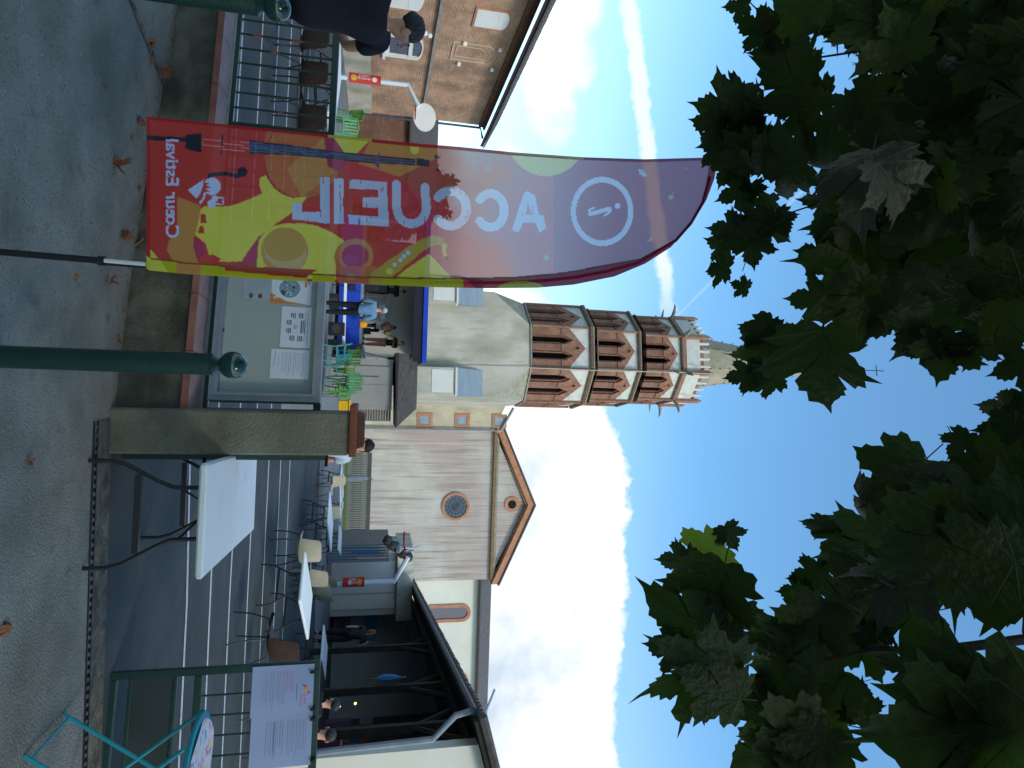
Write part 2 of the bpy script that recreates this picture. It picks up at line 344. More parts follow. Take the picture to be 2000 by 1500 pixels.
# ================================================================ LOW WALL + FENCE + BOARD (frame of the boundary wall)
WR=math.atan(-.22);WO=Vector((.25,4.5,0));wd=Vector((math.cos(WR),math.sin(WR),0));wn=Vector((-math.sin(WR),math.cos(WR),0))
def wl(x,y,c=0):
    p=aPl(x,y,WO+wn*c,wn);d=p-WO;return d.dot(wd),p.z
wall=thing('boundary_wall','low concrete wall with a red tiled coping below the green fence','wall',WO,rz=WR)
_,zt=wl(377,700);zt=.40
M().box(-5.2,.0,0,.24,-.1,zt-.01).build('wall_body',wallc,wall,local=True)
x=-5.2;
while x<-.02:
    w_=min(.395,-x-.002) ;t=M();dz_=random.uniform(-.002,.002)
    t.cur=0;t.add([(x,-.03,zt-.01+dz_),(x+w_,-.03,zt-.01+dz_),(x+w_,-.03,zt+.035+dz_),(x,-.03,zt+.035+dz_)],[(0,1,2,3)])
    t.cur=1;t.add([(x,-.03,zt+.035+dz_),(x+w_,-.03,zt+.035+dz_),(x+w_,.13,zt+.066+dz_),(x,.13,zt+.066+dz_)],[(0,1,2,3)])
    t.cur=0;t.add([(x,-.03,zt-.01+dz_),(x,-.03,zt+.035+dz_),(x,.13,zt+.066+dz_),(x,.13,zt-.01)],[(0,1,2,3)]).add([(x+w_,-.03,zt-.01),(x+w_,-.03,zt+.035+dz_),(x+w_,.13,zt+.066+dz_),(x+w_,.13,zt-.01)],[(0,1,2,3)])
    t.build('coping_tile',[redlip,pinktop],wall,local=True);x+=.4
M().bbox(-5.2,0,.132,.27,zt-.01,zt+.08,.008).build('coping_strip',greytop,wall,local=True)
fence=thing('railing_fence','dark green metal railing with upright bars on the low wall','fence',WO,rz=WR)
_,zb=wl(447,100,.16);_,zp=wl(646,100,.16);zb=.49;zp=1.22
fl=wl(500,470,.16)[0]
M().bbox(-5.2,0,.14,.18,zb-.02,zb+.02,.004).build('bottom_rail',green,fence,local=True)
M().bbox(-5.2,0,.135,.185,zp-.025,zp+.025,.004).build('top_rail',green,fence,local=True)
bl=wl(540,47,.16)[0];bsp=(wl(540,205,.16)[0]-wl(540,62,.16)[0])/5
n=0;x=bl-8*bsp
bar=M().tube([(0,.16,zb+.02),(0,.16,zp-.025)],.0085,8).build('bar',green,fence,local=True,smooth=True);bar.location.x=x
xs_=[]
while x<fl+.1:
    x+=bsp;c=clone(bar,fence);c.location.x=x;xs_.append(x)
for k,(i,z0,z1) in enumerate([(8,.60,.66),(9,.74,.80),(8,.88,.97),(13,.82,.86),(10,.50,.53),(12,.50,.52)]):
    if i<len(xs_): M().tube([(xs_[i],.16,z0),(xs_[i],.16,z1)],.0092,8).build('rust_patch',rust,fence,local=True)
for x in (-5.15,-3.9,-2.2,-.02): M().bbox(x-.02,x+.02,.14,.18,zt,zp-.026,.004).build('post',green,fence,local=True)
# gate pillar
p0=aY(300,798,4.42);p1=aY(300,887,4.42);zc_=aY(682,845,4.42).z
pil=thing('gate_pillar','square concrete gate pillar with a red-brown cap slab','pillar',((p0.x+p1.x)/2,4.6,0))
M().bbox(p0.x,p1.x,4.42,4.76,-.1,zc_,.012).build('shaft',pillarc,pil)
q0=aY(688,791,4.40);q1=aY(688,893,4.40);capm=mat('red_brown_cap',(.16,.045,.028),(.22,.07,.04),6,.7)
M().bbox(q0.x,q1.x,4.39,4.80,zc_,aY(696,845,4.40).z,.006).build('cap_slab',capm,pil)
zz=aY(696,845,4.40).z
M().add([(q0.x+.05,4.44,zz),(q1.x-.05,4.44,zz),(q1.x-.05,4.75,zz),(q0.x+.05,4.75,zz),(q0.x+.07,4.46,zz+.05),(q1.x-.07,4.46,zz+.05),(q1.x-.07,4.73,zz+.05),(q0.x+.07,4.73,zz+.05)],[(0,3,2,1),(4,5,6,7),(0,1,5,4),(1,2,6,5),(2,3,7,6),(3,0,4,7)]).build('cap_ridge',mat('dark_brown_ridge_tile',(.06,.025,.02),(.09,.04,.03),6,.8),pil)
gp=aY(430,891,4.60)
post=thing('gate_post','slim dark green gate post fixed to the pillar','post',(gp.x,4.60,0))
M().bbox(gp.x-.022,gp.x+.022,4.58,4.63,.02,aY(636,893,4.6).z,.004).build('upright',green,post)
M().tube([(gp.x-.01,4.60,1.30),(gp.x+.06,4.57,1.30)],.012,8).build('hinge',steel,post)
M().tube([(gp.x-.01,4.60,.52),(gp.x+.05,4.57,.52)],.012,8).build('hinge',steel,post)
# gate leaf on the right
GR=-.16;GO=Vector((aY(430,1308,4.6).x,4.6,0));gd=Vector((math.cos(GR),math.sin(GR),0));gn=Vector((-math.sin(GR),math.cos(GR),0))
def gl(x,y,c=0):
    p=aPl(x,y,GO+gn*c,gn);d=p-GO;return d.dot(gd),p.z
gate=thing('gate_leaf','open dark green gate leaf with a lower panel and thin upright bars','gate',GO,rz=GR)
gt=gl(620,1300)[1];g1=gl(222,1340)[1];g3=gl(388,1340)[1];gw=1.35
def gb(n,*a,m_=green): return M().bbox(*a,.004).build(n,m_,gate,local=True)
tilt=.0
gb('stile',-.025,.025,-.02,.02,g1-.03,gt+.02);gb('stile',gw-.025,gw+.025,-.02,.02,g1-.03,gt+.02)
gb('top_rail',.0255,gw-.0255,-.018,.018,gt-.03,gt+.02)
gb('bottom_rail',.0255,gw-.0255,-.018,.018,g1-.03,g1+.02)
gb('middle_rail',.0255,gw-.0255,-.018,.018,g3-.025,g3+.022)
zpa,zpb=gl(255,1340)[1],gl(342,1340)[1]
gb('panel_rail',.0255,gw-.0255,-.012,.012,zpa-.012,zpa+.012);gb('panel_rail',.0255,gw-.0255,-.012,.012,zpb-.012,zpb+.012)
M().box(.0255,gw-.0255,-.003,.003,zpa+.0125,zpb-.0125).build('panel',mat('green_sheet_panel',(.016,.026,.026),(.03,.04,.042),2,.3,spec=.5),gate,local=True)
k=0;x=gl(430,1357)[0];sp_=(gl(430,1476)[0]-x)/3
gbar=M().tube([(0,0,g3+.022),(0,0,gt-.03)],.007,8).build('bar',green,gate,local=True,smooth=True);gbar.location.x=x
while x<gw-.1: x+=sp_;clone(gbar,gate).location.x=x
M().box(-.02,.01,-.03,.0,-.0,g1-.03).build('drop_bolt',steel,gate,local=True)
# ================================================================ BRICK BUILDING (left)
bx=-12.3
bb=brickmat('old_brick',(.34,.19,.12),(.42,.25,.165),(.40,.33,.26),1.9,1)
bld=thing('brick_building','two-storey old brick building with white arched shutters and an overhanging tiled roof','building',(bx,22,0))
M().box(-24,bx,13,30.3,0,6.2).build('wall',bb,bld)
M().box(bx,bx+.06,13,30.28,0,1.02).build('plinth',mat('lime_plinth',(.36,.33,.27),(.46,.43,.36),1.5,.95,.3,extra=((.28,.24,.19),.8,.5,.7,(1,1,1))),bld)
M().box(bx,bx+.13,13,30.33,3.24,3.36).build('string_course',mat('grey_string_course',(.20,.18,.16),(.30,.28,.25),5,.9),bld)
M().box(bx,bx+.10,13,30.28,6.0,6.2).build('frieze',mat('brown_frieze',(.16,.08,.055),(.22,.12,.08),4,.9),bld)
M().box(bx,bx+.22,13,30.28,6.2,6.3).build('frieze',mat('brown_frieze',None),bld)
def arch(y0,y1,z0,z1,rise,n=8):
    pts=[(y0,z0),(y1,z0),(y1,z1-rise)]
    for k in range(1,n): 
        t=k/n;yy=y1+(y0-y1)*t;pts.append((yy,z1-rise+rise*(1-(2*t-1)**2)**.6))
    pts.append((y0,z1-rise));return pts
wh=mat('white_shutter_paint',(.62,.62,.60),(.70,.70,.68),1,.6)
def scalep(p,f,g):
    cy=sum(a for a,b in p)/len(p);cz=sum(b for a,b in p)/len(p);return [(cy+(a-cy)*f,cz+(b-cz)*g) for a,b in p]
def bwin(y0,y1,z0,z1,closed=True):
    p=arch(y0,y1,z0,z1,.16);f=M().frame([(bx+.005,a,b) for a,b in scalep(p,1.16,1.09)],[(bx+.005,a,b) for a,b in p],(.04,0,0)).build('window',bframe,bld)
    if closed:
        mid=(y0+y1)/2
        for (a,b) in ((y0,mid-.006),(mid+.006,y1)):
            q=[(max(min(yy,b),a),zz) for yy,zz in arch(y0,y1,z0,z1,.16)]
            M().yz(q,bx+.008,bx+.05).build('shutter_leaf',wh,f)
        M().box(bx+.05,bx+.06,y0+.03,y1-.03,z0+(z1-z0)*.68,z0+(z1-z0)*.70).build('shutter_batten',wh,f)
    else:
        M().yz(p,bx+.006,bx+.012).build('pane',glassb,f)
        M().frame([(bx+.012,a,b) for a,b in p],[(bx+.012,a,b) for a,b in scalep(p,.72,.86)],(.04,0,0)).build('sash_frame',wh,f)
        M().box(bx+.013,bx+.06,y0,y1,z0+(z1-z0)*.62,z0+(z1-z0)*.72).build('transom',wh,f)
        M().box(bx+.05,bx+.13,y0-.1,y1+.1,z0-.1,z0).build('sill',wh,f)
    return f
bwin(20.85,21.88,4.50,5.62);bwin(23.1,24.8,1.55,2.92,False);bwin(19.7,21.5,1.2,2.74);bwin(17.2,18.3,4.5,5.62);bwin(16.2,17.8,1.2,2.74)
p=arch(23.1,24.4,3.95,5.55,.25);M().frame([(bx+.002,a,b) for a,b in p],[(bx+.002,a,b) for a,b in scalep(p,.93,.96)],(.03,0,0)).build('bricked_up_arch',mat('pale_mortar',(.46,.36,.26),(.52,.42,.32),5,.9),bld)
p=arch(23.35,24.15,4.1,5.2,.25);M().frame([(bx+.002,a,b) for a,b in p],[(bx+.002,a,b) for a,b in scalep(p,.93,.96)],(.02,0,0)).build('bricked_up_arch',MATS['pale_mortar'],bld)
for (px,py) in [(908,82),(977,94),(896,122),(961,133),(831,62),(840,66)]:
    q=aX(px,py,bx);M().lathe([(.0,-.09),(.08,-.06),(.1,0),(.08,.06),(0,.09)],(bx+.05,q.y,q.z),8).build('insulator',wh,bld,smooth=True)
# roof
rf=M().add([(-18,12.6,9.2),(-18,31.0,9.2),(bx+.75,31.0,6.35),(bx+.75,12.6,6.35),(-18,12.6,9.02),(-18,31.0,9.02),(bx+.75,31.0,6.2),(bx+.75,12.6,6.2)],[(0,1,2,3),(7,6,5,4),(0,3,7,4),(1,5,6,2),(2,6,7,3),(0,4,5,1)]).build('roof',mat('dark_soffit',(.025,.018,.022),(.04,.03,.035),4,.9),bld)
t0=M();
for k in range(7):
    a=math.pi*k/6;t0.v+=[(.0,.11*math.cos(a),.075*math.sin(a)),(-1.3,.09*math.cos(a),.065*math.sin(a)+.66)]
t0.f=[(2*k,2*k+2,2*k+3,2*k+1) for k in range(6)]+[tuple(range(0,14,2))];t0.mi=[0]*7
tile=t0.build('roof_tile',tiler,rf,local=True);tile.location=(bx+.78-0,31.0,6.33);tile.location=Vector((bx+.80,30.95,6.34))-Vector(bld.location)
y=30.95-.24
while y>13: 
    c=clone(tile,rf);c.location=Vector((bx+.80,y,6.34+random.uniform(-.008,.008)))-Vector(bld.location);y-=.24
M().tube([(bx+.1,30.36,0),(bx+.1,30.36,6.1),(bx+.5,30.6,6.25)],.055,8).build('downpipe',zincd,bld)
# low brick annex beyond the corner
ann=thing('brick_annex','low dark brick lean-to behind the corner of the brick building','building',(-11,33,0))
bb2=brickmat('annex_brick',(.17,.085,.06),(.22,.12,.085),(.16,.11,.09),1.9,0)
M().box(-16,-9.6,33,36,0,3.0).build('wall',bb2,ann)
M().yz([(32.7,2.95),(36.5,4.6),(36.5,4.5),(32.7,2.85)],-16,-9.5).build('roof',tiler,ann)
M().tube([(-11.9,32.9,0),(-11.9,32.9,2.8),(-9.9,32.9,2.8),(-9.9,32.9,2.2)],.04,6).build('pipe',zinc,ann)
# ================================================================ CHURCH
ch=thing('church','pale rendered church with a pedimented gable end, rose window and tiled nave roof','church',(9,52,0))
YG=50
gTL=aY(972,842,YG);gTR=aY(968,1131,YG);gA=aY(1036,985,YG)
xl,xr,zg=gTL.x,gTR.x,10.9
M().box(xl,xr,YG,YG+14,0,zg).build('gable_wall',streaked,ch)
M().box(xl-.08,xl+.9,YG-.12,YG,0,1.5).build('buttress_foot',streaked,ch)
ax=gA.x;za=gA.z+.1
M().xz([(xl+.1,zg),(xr-.1,zg),(ax,za-.35)],YG+.02,YG+.4).build('tympanum',streaked,ch)
M().box(xl-.12,xr+.12,YG-.28,YG,zg,zg+.24).build('cornice',corn2,ch);M().box(xl-.1,xr+.1,YG-.14,YG,zg+.24,zg+.42).build('cornice',mossy,ch)
for xa,xb in ((xl-.28,ax),(xr+.28,ax)):
    M().xz([(xa,zg+.12),(xa,zg+.62),(xb,za+.12),(xb,za-.38)],YG-.42,YG-.02).build('raking_cornice',bframe,ch)
    M().xz([(xa,zg-.06+.12),(xa,zg+.12),(xb,za-.38),(xb,za-.56)],YG-.26,YG-.02).build('raking_cornice',corn,ch)
    M().xz([(xa+(-.1 if xa<ax else .1),zg+.62),(xa+(-.1 if xa<ax else .1),zg+.74),(xb,za+.26),(xb,za+.12)],YG-.5,YG+15).build('roof_slope',tiler,ch)
def ringw(c,r,rr,d,mt,nm,par,n=32):
    o_=[(c[0]+rr*math.cos(2*math.pi*k/n),c[1],c[2]+rr*math.sin(2*math.pi*k/n)) for k in range(n)]
    i_=[(c[0]+r*math.cos(2*math.pi*k/n),c[1],c[2]+r*math.sin(2*math.pi*k/n)) for k in range(n)]
    return M().frame(o_,i_,(0,d,0)).build(nm,mt,par)
rc=aY(890,989,YG);w_=ringw((rc.x,YG-.02,rc.z),.90,1.10,-.10,bframe,'rose_window',ch)
M().lathe([(.92,0),(.92,.02)],(0,0,0),32)
def disc(c,r,y,mt,nm,par,n=32): return M().add([(c.x+r*math.cos(2*math.pi*k/n),y,c.z+r*math.sin(2*math.pi*k/n)) for k in range(n)],[tuple(range(n))]).build(nm,mt,par)
disc(rc,.91,YG-.03,glassb,'pane',w_)
mm=M()
for k in range(8):
    a=math.pi*k/8;c_,s_=math.cos(a)*.88,math.sin(a)*.88;mm.tube([(rc.x-c_,YG-.05,rc.z-s_),(rc.x+c_,YG-.05,rc.z+s_)],.018,4)
for r_ in (.3,.6): mm.tube([(rc.x+r_*math.cos(t*.3927),YG-.05,rc.z+r_*math.sin(t*.3927)) for t in range(17)],.015,4)
mm.build('tracery',zincd,w_)
oc=aY(1000,985,YG);w_=ringw((oc.x,YG-.0,oc.z),.34,.62,-.05,bframe,'oculus',ch);disc(oc,.35,YG-.012,dark,'opening',w_)  # flat dark disc paints the shade of the oculus hole
# narrow side wall with square windows
sw0,sw1=aY(900,798,49).x,aY(900,838,49).x
M().box(sw0-1.5,sw1+.05,49,53,0,10.6).build('side_wall',plasterb,ch)
M().xz([(sw0-1.5,10.6),(sw1+.05,10.6),(sw1+.05,10.72),(sw0-.2,11.5),(sw0-1.5,11.5)],49,53).build('side_wall_top',plasterb,ch)
a_,b_=aY(1003,797,48.9),aY(978,841,48.9);M().tube([a_,b_,b_+Vector((.1,0,-.3))],.11,8).build('gutter',zinc,ch)
dp=aY(980,841,48.8);M().tube([(dp.x,48.8,dp.z-.2),(dp.x,48.8,0)],.07,8).build('downpipe',zinc,ch)
for cx,cy in ((830,821),(903,822),(975,823)):
    c=aY(cx,cy,48.98)
    def sq(s): return [(c.x-s,48.99,c.z-s*1.05),(c.x+s,48.99,c.z-s*1.05),(c.x+s,48.99,c.z+s*1.05),(c.x-s,48.99,c.z+s*1.05)]
    f=M().frame(sq(.56),sq(.33),(0,-.05,0)).build('window',bframe,ch);M().add([(a,48.985,b) for a,_,b in sq(.34)],[(0,1,2,3)]).build('pane',glassl,f)
    M().box(c.x-.33,c.x+.33,48.93,48.975,c.z-.44,c.z-.33).build('sill',zinc,f)
# nave to the right
nl=xr+.02
M().box(nl,nl+16,51,60,0,10.35).build('nave_wall',creamw,ch)
M().yz([(50.6,10.3),(50.6,10.42),(53.5,11.75),(53.5,11.6)],nl-.05,nl+16).build('nave_roof',tiles,ch)
M().tube([(nl,50.55,10.3),(nl+16,50.55,10.3)],.09,6).build('nave_gutter',tiler,ch)
def awin(px0,px1,py0,py1,Y=50.98,name='nave_window'):
    a=aY(px0,(py0+py1)/2,Y);b=aY(px1,(py0+py1)/2,Y);hw=(aY(860,py1,Y).x-aY(860,py0,Y).x)/2;cx=(aY(870,py0,Y).x+aY(870,py1,Y).x)/2
    def shp(h,e,y=Y): return [(cx-h,y,a.z-e),(cx+h,y,a.z-e)]+[(cx+h*math.cos(math.pi*k/12),y,b.z-hw+h*math.sin(math.pi*k/12)) for k in range(13)]
    f=M().frame(shp(hw+.1,.0),shp(hw-.16,.0),(0,-.08,0)).build(name,bframe,ch)
    M().add(shp(hw-.15,0,Y-.005),[tuple(range(15))]).build('pane',mat('leaded_glass',(.11,.10,.125),(.16,.15,.18),30,.5,bump=.3),f)
awin(838,917,1183,1213);awin(838,912,1317,1345)
# ================================================================ BELL TOWER
tcx=aY(1100,698,47.3).x;TC=Vector((tcx,47.3,0));TR=math.radians(-8.5)
tw=thing('bell_tower','octagonal red brick bell tower with gabled openings and a stone spire','tower',TC,rz=TR)
def tl(px,py,Y=43.6): return aY(px,py,Y).z
z1=tl(990,640);z2=tl(1036,688);ap=3.62;hs=3.72
def octv(a,z,rot=0): 
    r=a/math.cos(math.pi/8);return [(r*math.cos(math.pi/8+k*math.pi/4+rot),r*math.sin(math.pi/8+k*math.pi/4+rot),z) for k in range(8)]
M().box(-hs,hs,-hs,hs,0,z1-.9).build('square_base',plaster,tw,local=True)
mm=M();sq4=[(hs,hs),(-hs,hs),(-hs,-hs),(hs,-hs)];o8=octv(ap,z2)
mm.add([(x,y,z1-.9) for x,y in sq4]+o8,[(4,5,0),(0,5,6,1),(6,7,1),(1,7,8,2),(8,9,2),(2,9,10,3),(10,11,3),(3,11,4,0),(4,11,10,9,8,7,6,5)]);mm.f=[tuple(i for i in f) for f in mm.f]
mm.mi=[1,0,1,0,1,0,1,0,0];mm.build('broach',[plaster,mossy],tw,local=True)
for z_,t_ in ((z2,.12),):
    a=octv(ap+.10,z_);b=octv(ap-.3,z_);M().frame(a,b,(0,0,t_)).build('base_ledge',mossy,tw,local=True)
# niches with slate tops on the base front
for px0,px1 in ((556,606),(740,787)):
    lx0=(aY(880,px0,43.5)-TC).x;lx1=(aY(880,px1,43.5)-TC).x;zb_,zt_,zs=tl(840,690,43.5),tl(888,690,43.5),tl(943,690,43.5)
    M().box(lx0-.1,lx1+.1,-hs-.55,-hs,0,zt_).build('niche_block',plaster,tw,local=True)
    M().box(lx0+.05,lx1-.05,-hs-.58,-hs-.55,zb_+.1,zt_-.15).build('niche_panel',plasterw,tw,local=True)
    M().box(lx0-.12,lx1+.12,-hs-.66,-hs,zt_,zt_+.14).build('niche_sill',plasterw,tw,local=True)
    M().yz([(-hs-.6,zt_+.14),(-hs,zt_+.14),(-hs,zs)],lx0-.08,lx1+.12).build('slate_slope',slate,tw,local=True)
# one belfry facet, built once then copied round three storeys
w=2*ap*math.tan(math.pi/8);h=tl(1159,688)-z2-.35
def P(l,y=0): return [(a*w,y,b*h) for a,b in l]
def facet():
    g=M().ext(P([(-.47,.64),(0,.915),(.47,.64),(.47,.5),(.30,.5),(.30,.56),(.19,.70),(.08,.56),(.08,.5),(-.08,.5),(-.08,.56),(-.19,.70),(-.30,.56),(-.30,.5),(-.47,.5)]),(0,.4,0)).build('belfry_facet',tbrick2,tw,local=True)
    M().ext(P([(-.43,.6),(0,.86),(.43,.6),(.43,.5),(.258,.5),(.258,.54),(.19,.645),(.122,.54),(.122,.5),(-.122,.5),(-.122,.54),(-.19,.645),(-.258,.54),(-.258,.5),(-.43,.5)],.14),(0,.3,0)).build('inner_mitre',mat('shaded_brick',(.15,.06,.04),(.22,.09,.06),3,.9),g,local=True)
    M().ext(P([(-.5,.6),(-.47,.64),(0,.915),(.47,.64),(.5,.6),(.5,.985),(-.5,.985)],.05),(0,.35,0)).build('spandrel',tplast,g,local=True)
    for a,b in ((-.5,-.30),(-.08,.08),(.30,.5)):
        M().box(a*w,b*w,0,.4,0,.5*h).build('pier',tbrick,g,local=True)
        M().box(a*w-.02,b*w+.02,-.06,.4,.495*h,.515*h).build('impost',corn,g,local=True)
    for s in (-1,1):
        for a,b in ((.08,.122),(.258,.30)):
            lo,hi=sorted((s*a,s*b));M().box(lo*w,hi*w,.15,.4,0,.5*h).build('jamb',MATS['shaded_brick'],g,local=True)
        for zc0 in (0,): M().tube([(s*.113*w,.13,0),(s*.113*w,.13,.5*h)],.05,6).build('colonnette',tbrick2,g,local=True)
        mm=M();z=.06
        while z<.62*h: mm.add([(s*.13*w,.36,z),(s*.25*w,.36,z),(s*.25*w,.22,z-.05),(s*.13*w,.22,z-.05)],[(0,1,2,3)]);z+=.17
        mm.build('louvre_slats',mat('louvre_timber',(.02,.017,.016),(.035,.03,.028),5,.9),g,local=True)['kind']='stuff'
    M().ext(P([(0,.735),(.045,.775),(0,.815),(-.045,.775)],-.015),(0,.01,0)).build('diamond_hole_shade',dark,g,local=True)  # dark plate set proud of the brick paints the shade of a hole
    o=[(0,.715),(.065,.775),(0,.835),(-.065,.775)];i_=[(0,.735),(.045,.775),(0,.815),(-.045,.775)];M().frame(P(o,-.03),P(i_,-.03),(0,.03,0)).build('diamond_surround',tbrick2,g,local=True)
    M().box(-.52*w,.52*w,-.07,.4,.99*h,1.0*h).build('cornice',mossy,g,local=True);M().box(-.54*w,.54*w,-.15,.4,1.045*h,1.065*h).build('cornice',mossy,g,local=True)
    mm=M();k=-.5
    while k<.5: mm.box(k*w,k*w+.1,-.16,.0,1.0*h,1.04*h);k+=.055
    mm.box(-.52*w,.52*w,0,.4,1.0*h,1.04*h);mm.build('dentil_band',corn,g,local=True)['kind']='stuff'
    return g
F0=facet();first=True
hh=[h,tl(1257,690)-tl(1168,690)-.1,tl(1347,690)-tl(1266,690)-.25];zs_=[z2+.16,tl(1169,688),tl(1267,688)];aps=[ap,ap-.22,ap-.45]
for s in range(3):
    for k in range(8):
        if first: g=F0;first=False
        else:
            g=clone(F0,tw)
            for chd in F0.children: d=chd.copy();link(d);d.parent=g
        an=-math.pi/2+k*math.pi/4;g.location=(aps[s]*math.cos(an),aps[s]*math.sin(an),zs_[s]);g.rotation_euler.z=an+math.pi/2;g.scale=(aps[s]/ap,1,hh[s]/(h*1.065) if s else 1)
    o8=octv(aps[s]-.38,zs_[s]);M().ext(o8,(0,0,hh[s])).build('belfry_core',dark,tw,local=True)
    for x,y,z in octv(aps[s]+.03,zs_[s]): M().tube([(x,y,z),(x,y,z+hh[s]*.97)],.10,6).build('corner_shaft',tbrick2,tw,local=True)
    if s:
        a=octv(aps[s-1]-.02,zs_[s]-.02);b=octv(aps[s]-.4,zs_[s]+.25);M().add(a+b,[(i,(i+1)%8,8+(i+1)%8,8+i) for i in range(8)]).build('set_back_ledge',mossy,tw,local=True)
zt3=zs_[2]+hh[2];apx=aps[2]+.06;zp1=tl(1374,690);zp2=tl(1391,690)
M().ext(octv(apx,zt3),(0,0,.25)).build('parapet_band',corn,tw,local=True)
a=octv(apx+.03,zt3+.25);wf=2*apx*math.tan(math.pi/8)
for k in range(8):
    an=-math.pi/2+k*math.pi/4
    def loc(g,z): g.location=(apx*math.cos(an),apx*math.sin(an),z);g.rotation_euler.z=an+math.pi/2
    g=M().box(-.46*wf,.46*wf,0,.25,0,zp1-zt3-.25).build('parapet_panel',tplast,tw,local=True);loc(g,zt3+.25)
    for u in (-.33,-.11,.11,.33):
        M().tube([(u*wf,.12,zp1-zt3-.5),(u*wf,.1,zp2-zt3-.25),(u*wf,.1,zp2-zt3-.1)],[.14,.11,.03],8).build('merlon',tplast,g,local=True)
    M().box(-.46*wf,.46*wf,.1,.25,zp1-zt3-.25,zp1-zt3+.1).build('parapet_brick',tbrick2,g,local=True)
for i,(x,y,z) in enumerate(octv(apx+.02,zt3)):
    M().tube([(x,y,z),(x,y,zp2-.1),(x,y,zp2+.25)],[.2,.2,.05],6).build('corner_post',tbrick2,tw,local=True)
    v=Vector((x,y,0)).normalized()
    M().tube([Vector((x,y,zt3+.1)),Vector((x,y,zt3+.2))+v*.45,Vector((x,y,zt3+.22))+v*.9,Vector((x,y,zt3+.1))+v*1.1],[.14,.13,.08,.02],6).build('gargoyle',mossy,tw,local=True)
    if i%2==0: M().tube([Vector((x,y,zt3-.75)),Vector((x,y,zt3-.7))+v*.6],[.1,.04],6).build('gargoyle',mossy,tw,local=True)
zap=aY(1655,722,47.3).z;r0=2.15
o8=octv(r0,zp1-.3);M().add(o8+[(0,0,zap)],[(i,(i+1)%8,8) for i in range(8)]+[tuple(range(7,-1,-1))]).build('spire',stone,tw,local=True)
M().ext(octv(apx-.2,zp1-.4),(0,0,.1)).build('parapet_floor',mossy,tw,local=True)
for k in range(8):
    x,y,_=octv(1,0)[k];v=Vector((x,y,0))
    for j in range(1,16):
        t=j/17;r=(1-t)*r0;z=zp1-.3+(zap-zp1+.3)*t
        if k in (3,4,5,6,7): M().tube([v*r+Vector((0,0,z-.05)),v*(r+.13)+Vector((0,0,z+.05))],[.07,.03],5).build('crocket',stone,tw,local=True)
M().tube([(0,0,zap-.3),(0,0,aY(1726,722,47.3).z)],.045,6).build('cross_shaft',steel,tw,local=True)
zz=aY(1712,722,47.3).z;M().tube([(-.45,0,zz),(.45,0,zz)],.04,6).build('cross_arm',steel,tw,local=True)
lv=[octv(ap+.14,0)[5]]
pth=[Vector(octv(q,0)[6][:2]+(z,)) for q,z in ((hs*.99,0),(ap+.2,z2),(aps[0]+.25,zs_[1]),(aps[1]+.25,zs_[2]),(apx+.25,zt3),(apx+.3,zp2))]
M().tube([p*1 for p in pth],.03,5).build('lightning_conductor',mat('pale_copper_strip',(.45,.4,.37),None,1,.6),tw,local=True)
# ================================================================ OTHER BACKGROUND BUILDINGS
pw0=mat('dark_eave_board',(.03,.026,.024),None,1,.9)
lt=thing('lean_to_shed','beige shed with closed double doors under a mossy brown tiled hip roof','shed',(.4,24,0))
bw=mat('beige_door_paint',(.22,.21,.20),(.27,.26,.25),.8,.8)
M().box(-.75,1.10,24,27,0,2.2).build('wall',bw,lt)
d0=aY(700,712,23.98);
for (a,b) in ((-.48,.18),(.19,.92)):
    M().box(a,b,23.95,23.998,0,2.1).build('door_leaf',bw,lt)
M().box(-.12,-.09,23.93,23.95,.6,1.7).build('door_bar',zincd,lt)
M().box(1.12,1.75,25.5,27,0,1.5).build('side_wall',creamw,lt)
z=.1;g=thing('louvred_panel','slatted grey panel closing the gap beside the beige shed','panel',(1.3,24.1,0))
for k in range(13): M().ob((1.32,24.1,1.0+k*.095),(.42,.05,.07),rx=.4).build('slat',mat('grey_slat',(.12,.11,.10),(.17,.16,.14),5,.8),g)
re0,re1=aY(773,702,23.7),aY(773,836,23.7);rt0,rt1=aY(816,702,25.4),aY(816,798,25.4)
rf=M().add([(-1.0,23.7,re0.z-.02),(re1.x,23.7,re1.z),(re1.x+.1,27.4,re1.z),(-1.0,27.4,re0.z),(-1.0,25.4,rt0.z+.0),(rt1.x,25.4,rt1.z-.05)],[(0,1,5,4),(1,2,5),(2,3,4,5),(0,4,3),(0,3,2,1)]).build('roof',mat('mossy_brown_tiles',(.045,.04,.038),(.08,.068,.062),5,.95,1.0,14,extra=((.20,.21,.19),9,.68,.72,(1,1,1))),lt)
mm=M()
n_=22
M().box(-1.0,re1.x-.1,23.62,23.69,re1.z-.04,re1.z+.03).build('eave_board',pw0,rf)
# stage
stg=thing('concert_stage','raised outdoor stage with blue skirt, grey backdrop and dark blue canopy','stage',(-3.2,26,0))
fl_=aY(709,600,25).z;blue=mat('blue_stage_cloth',(.005,.035,.34),(.008,.05,.42),2,.7)
sx0,sx1=-6.2,aY(700,705,25).x
M().box(sx0,sx1,25,29,fl_-.10,fl_).build('stage_deck',zinc,stg)
x=sx0
while x<sx1-.05:
    x2=min(x+.72,sx1);M().box(x+.008,x2-.008,24.98,25.0,.14,fl_-.1).build('skirt_panel',blue,stg);x+=.72
for x in (sx0+.1,sx1-.05):
    for y in (25.1,28.9): M().tube([(x,y,fl_),(x,y,aY(806,640,25).z)],.05,6).build('canopy_post',alu,stg)
zc0,zc1=aY(826,640,24.6).z,aY(833,640,24.6).z
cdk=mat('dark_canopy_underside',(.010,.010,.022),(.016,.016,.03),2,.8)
cr_=aY(828,709,24.6).x
M().box(sx0,cr_-.02,24.62,29.3,zc0,zc1-.03).build('canopy',cdk,stg)
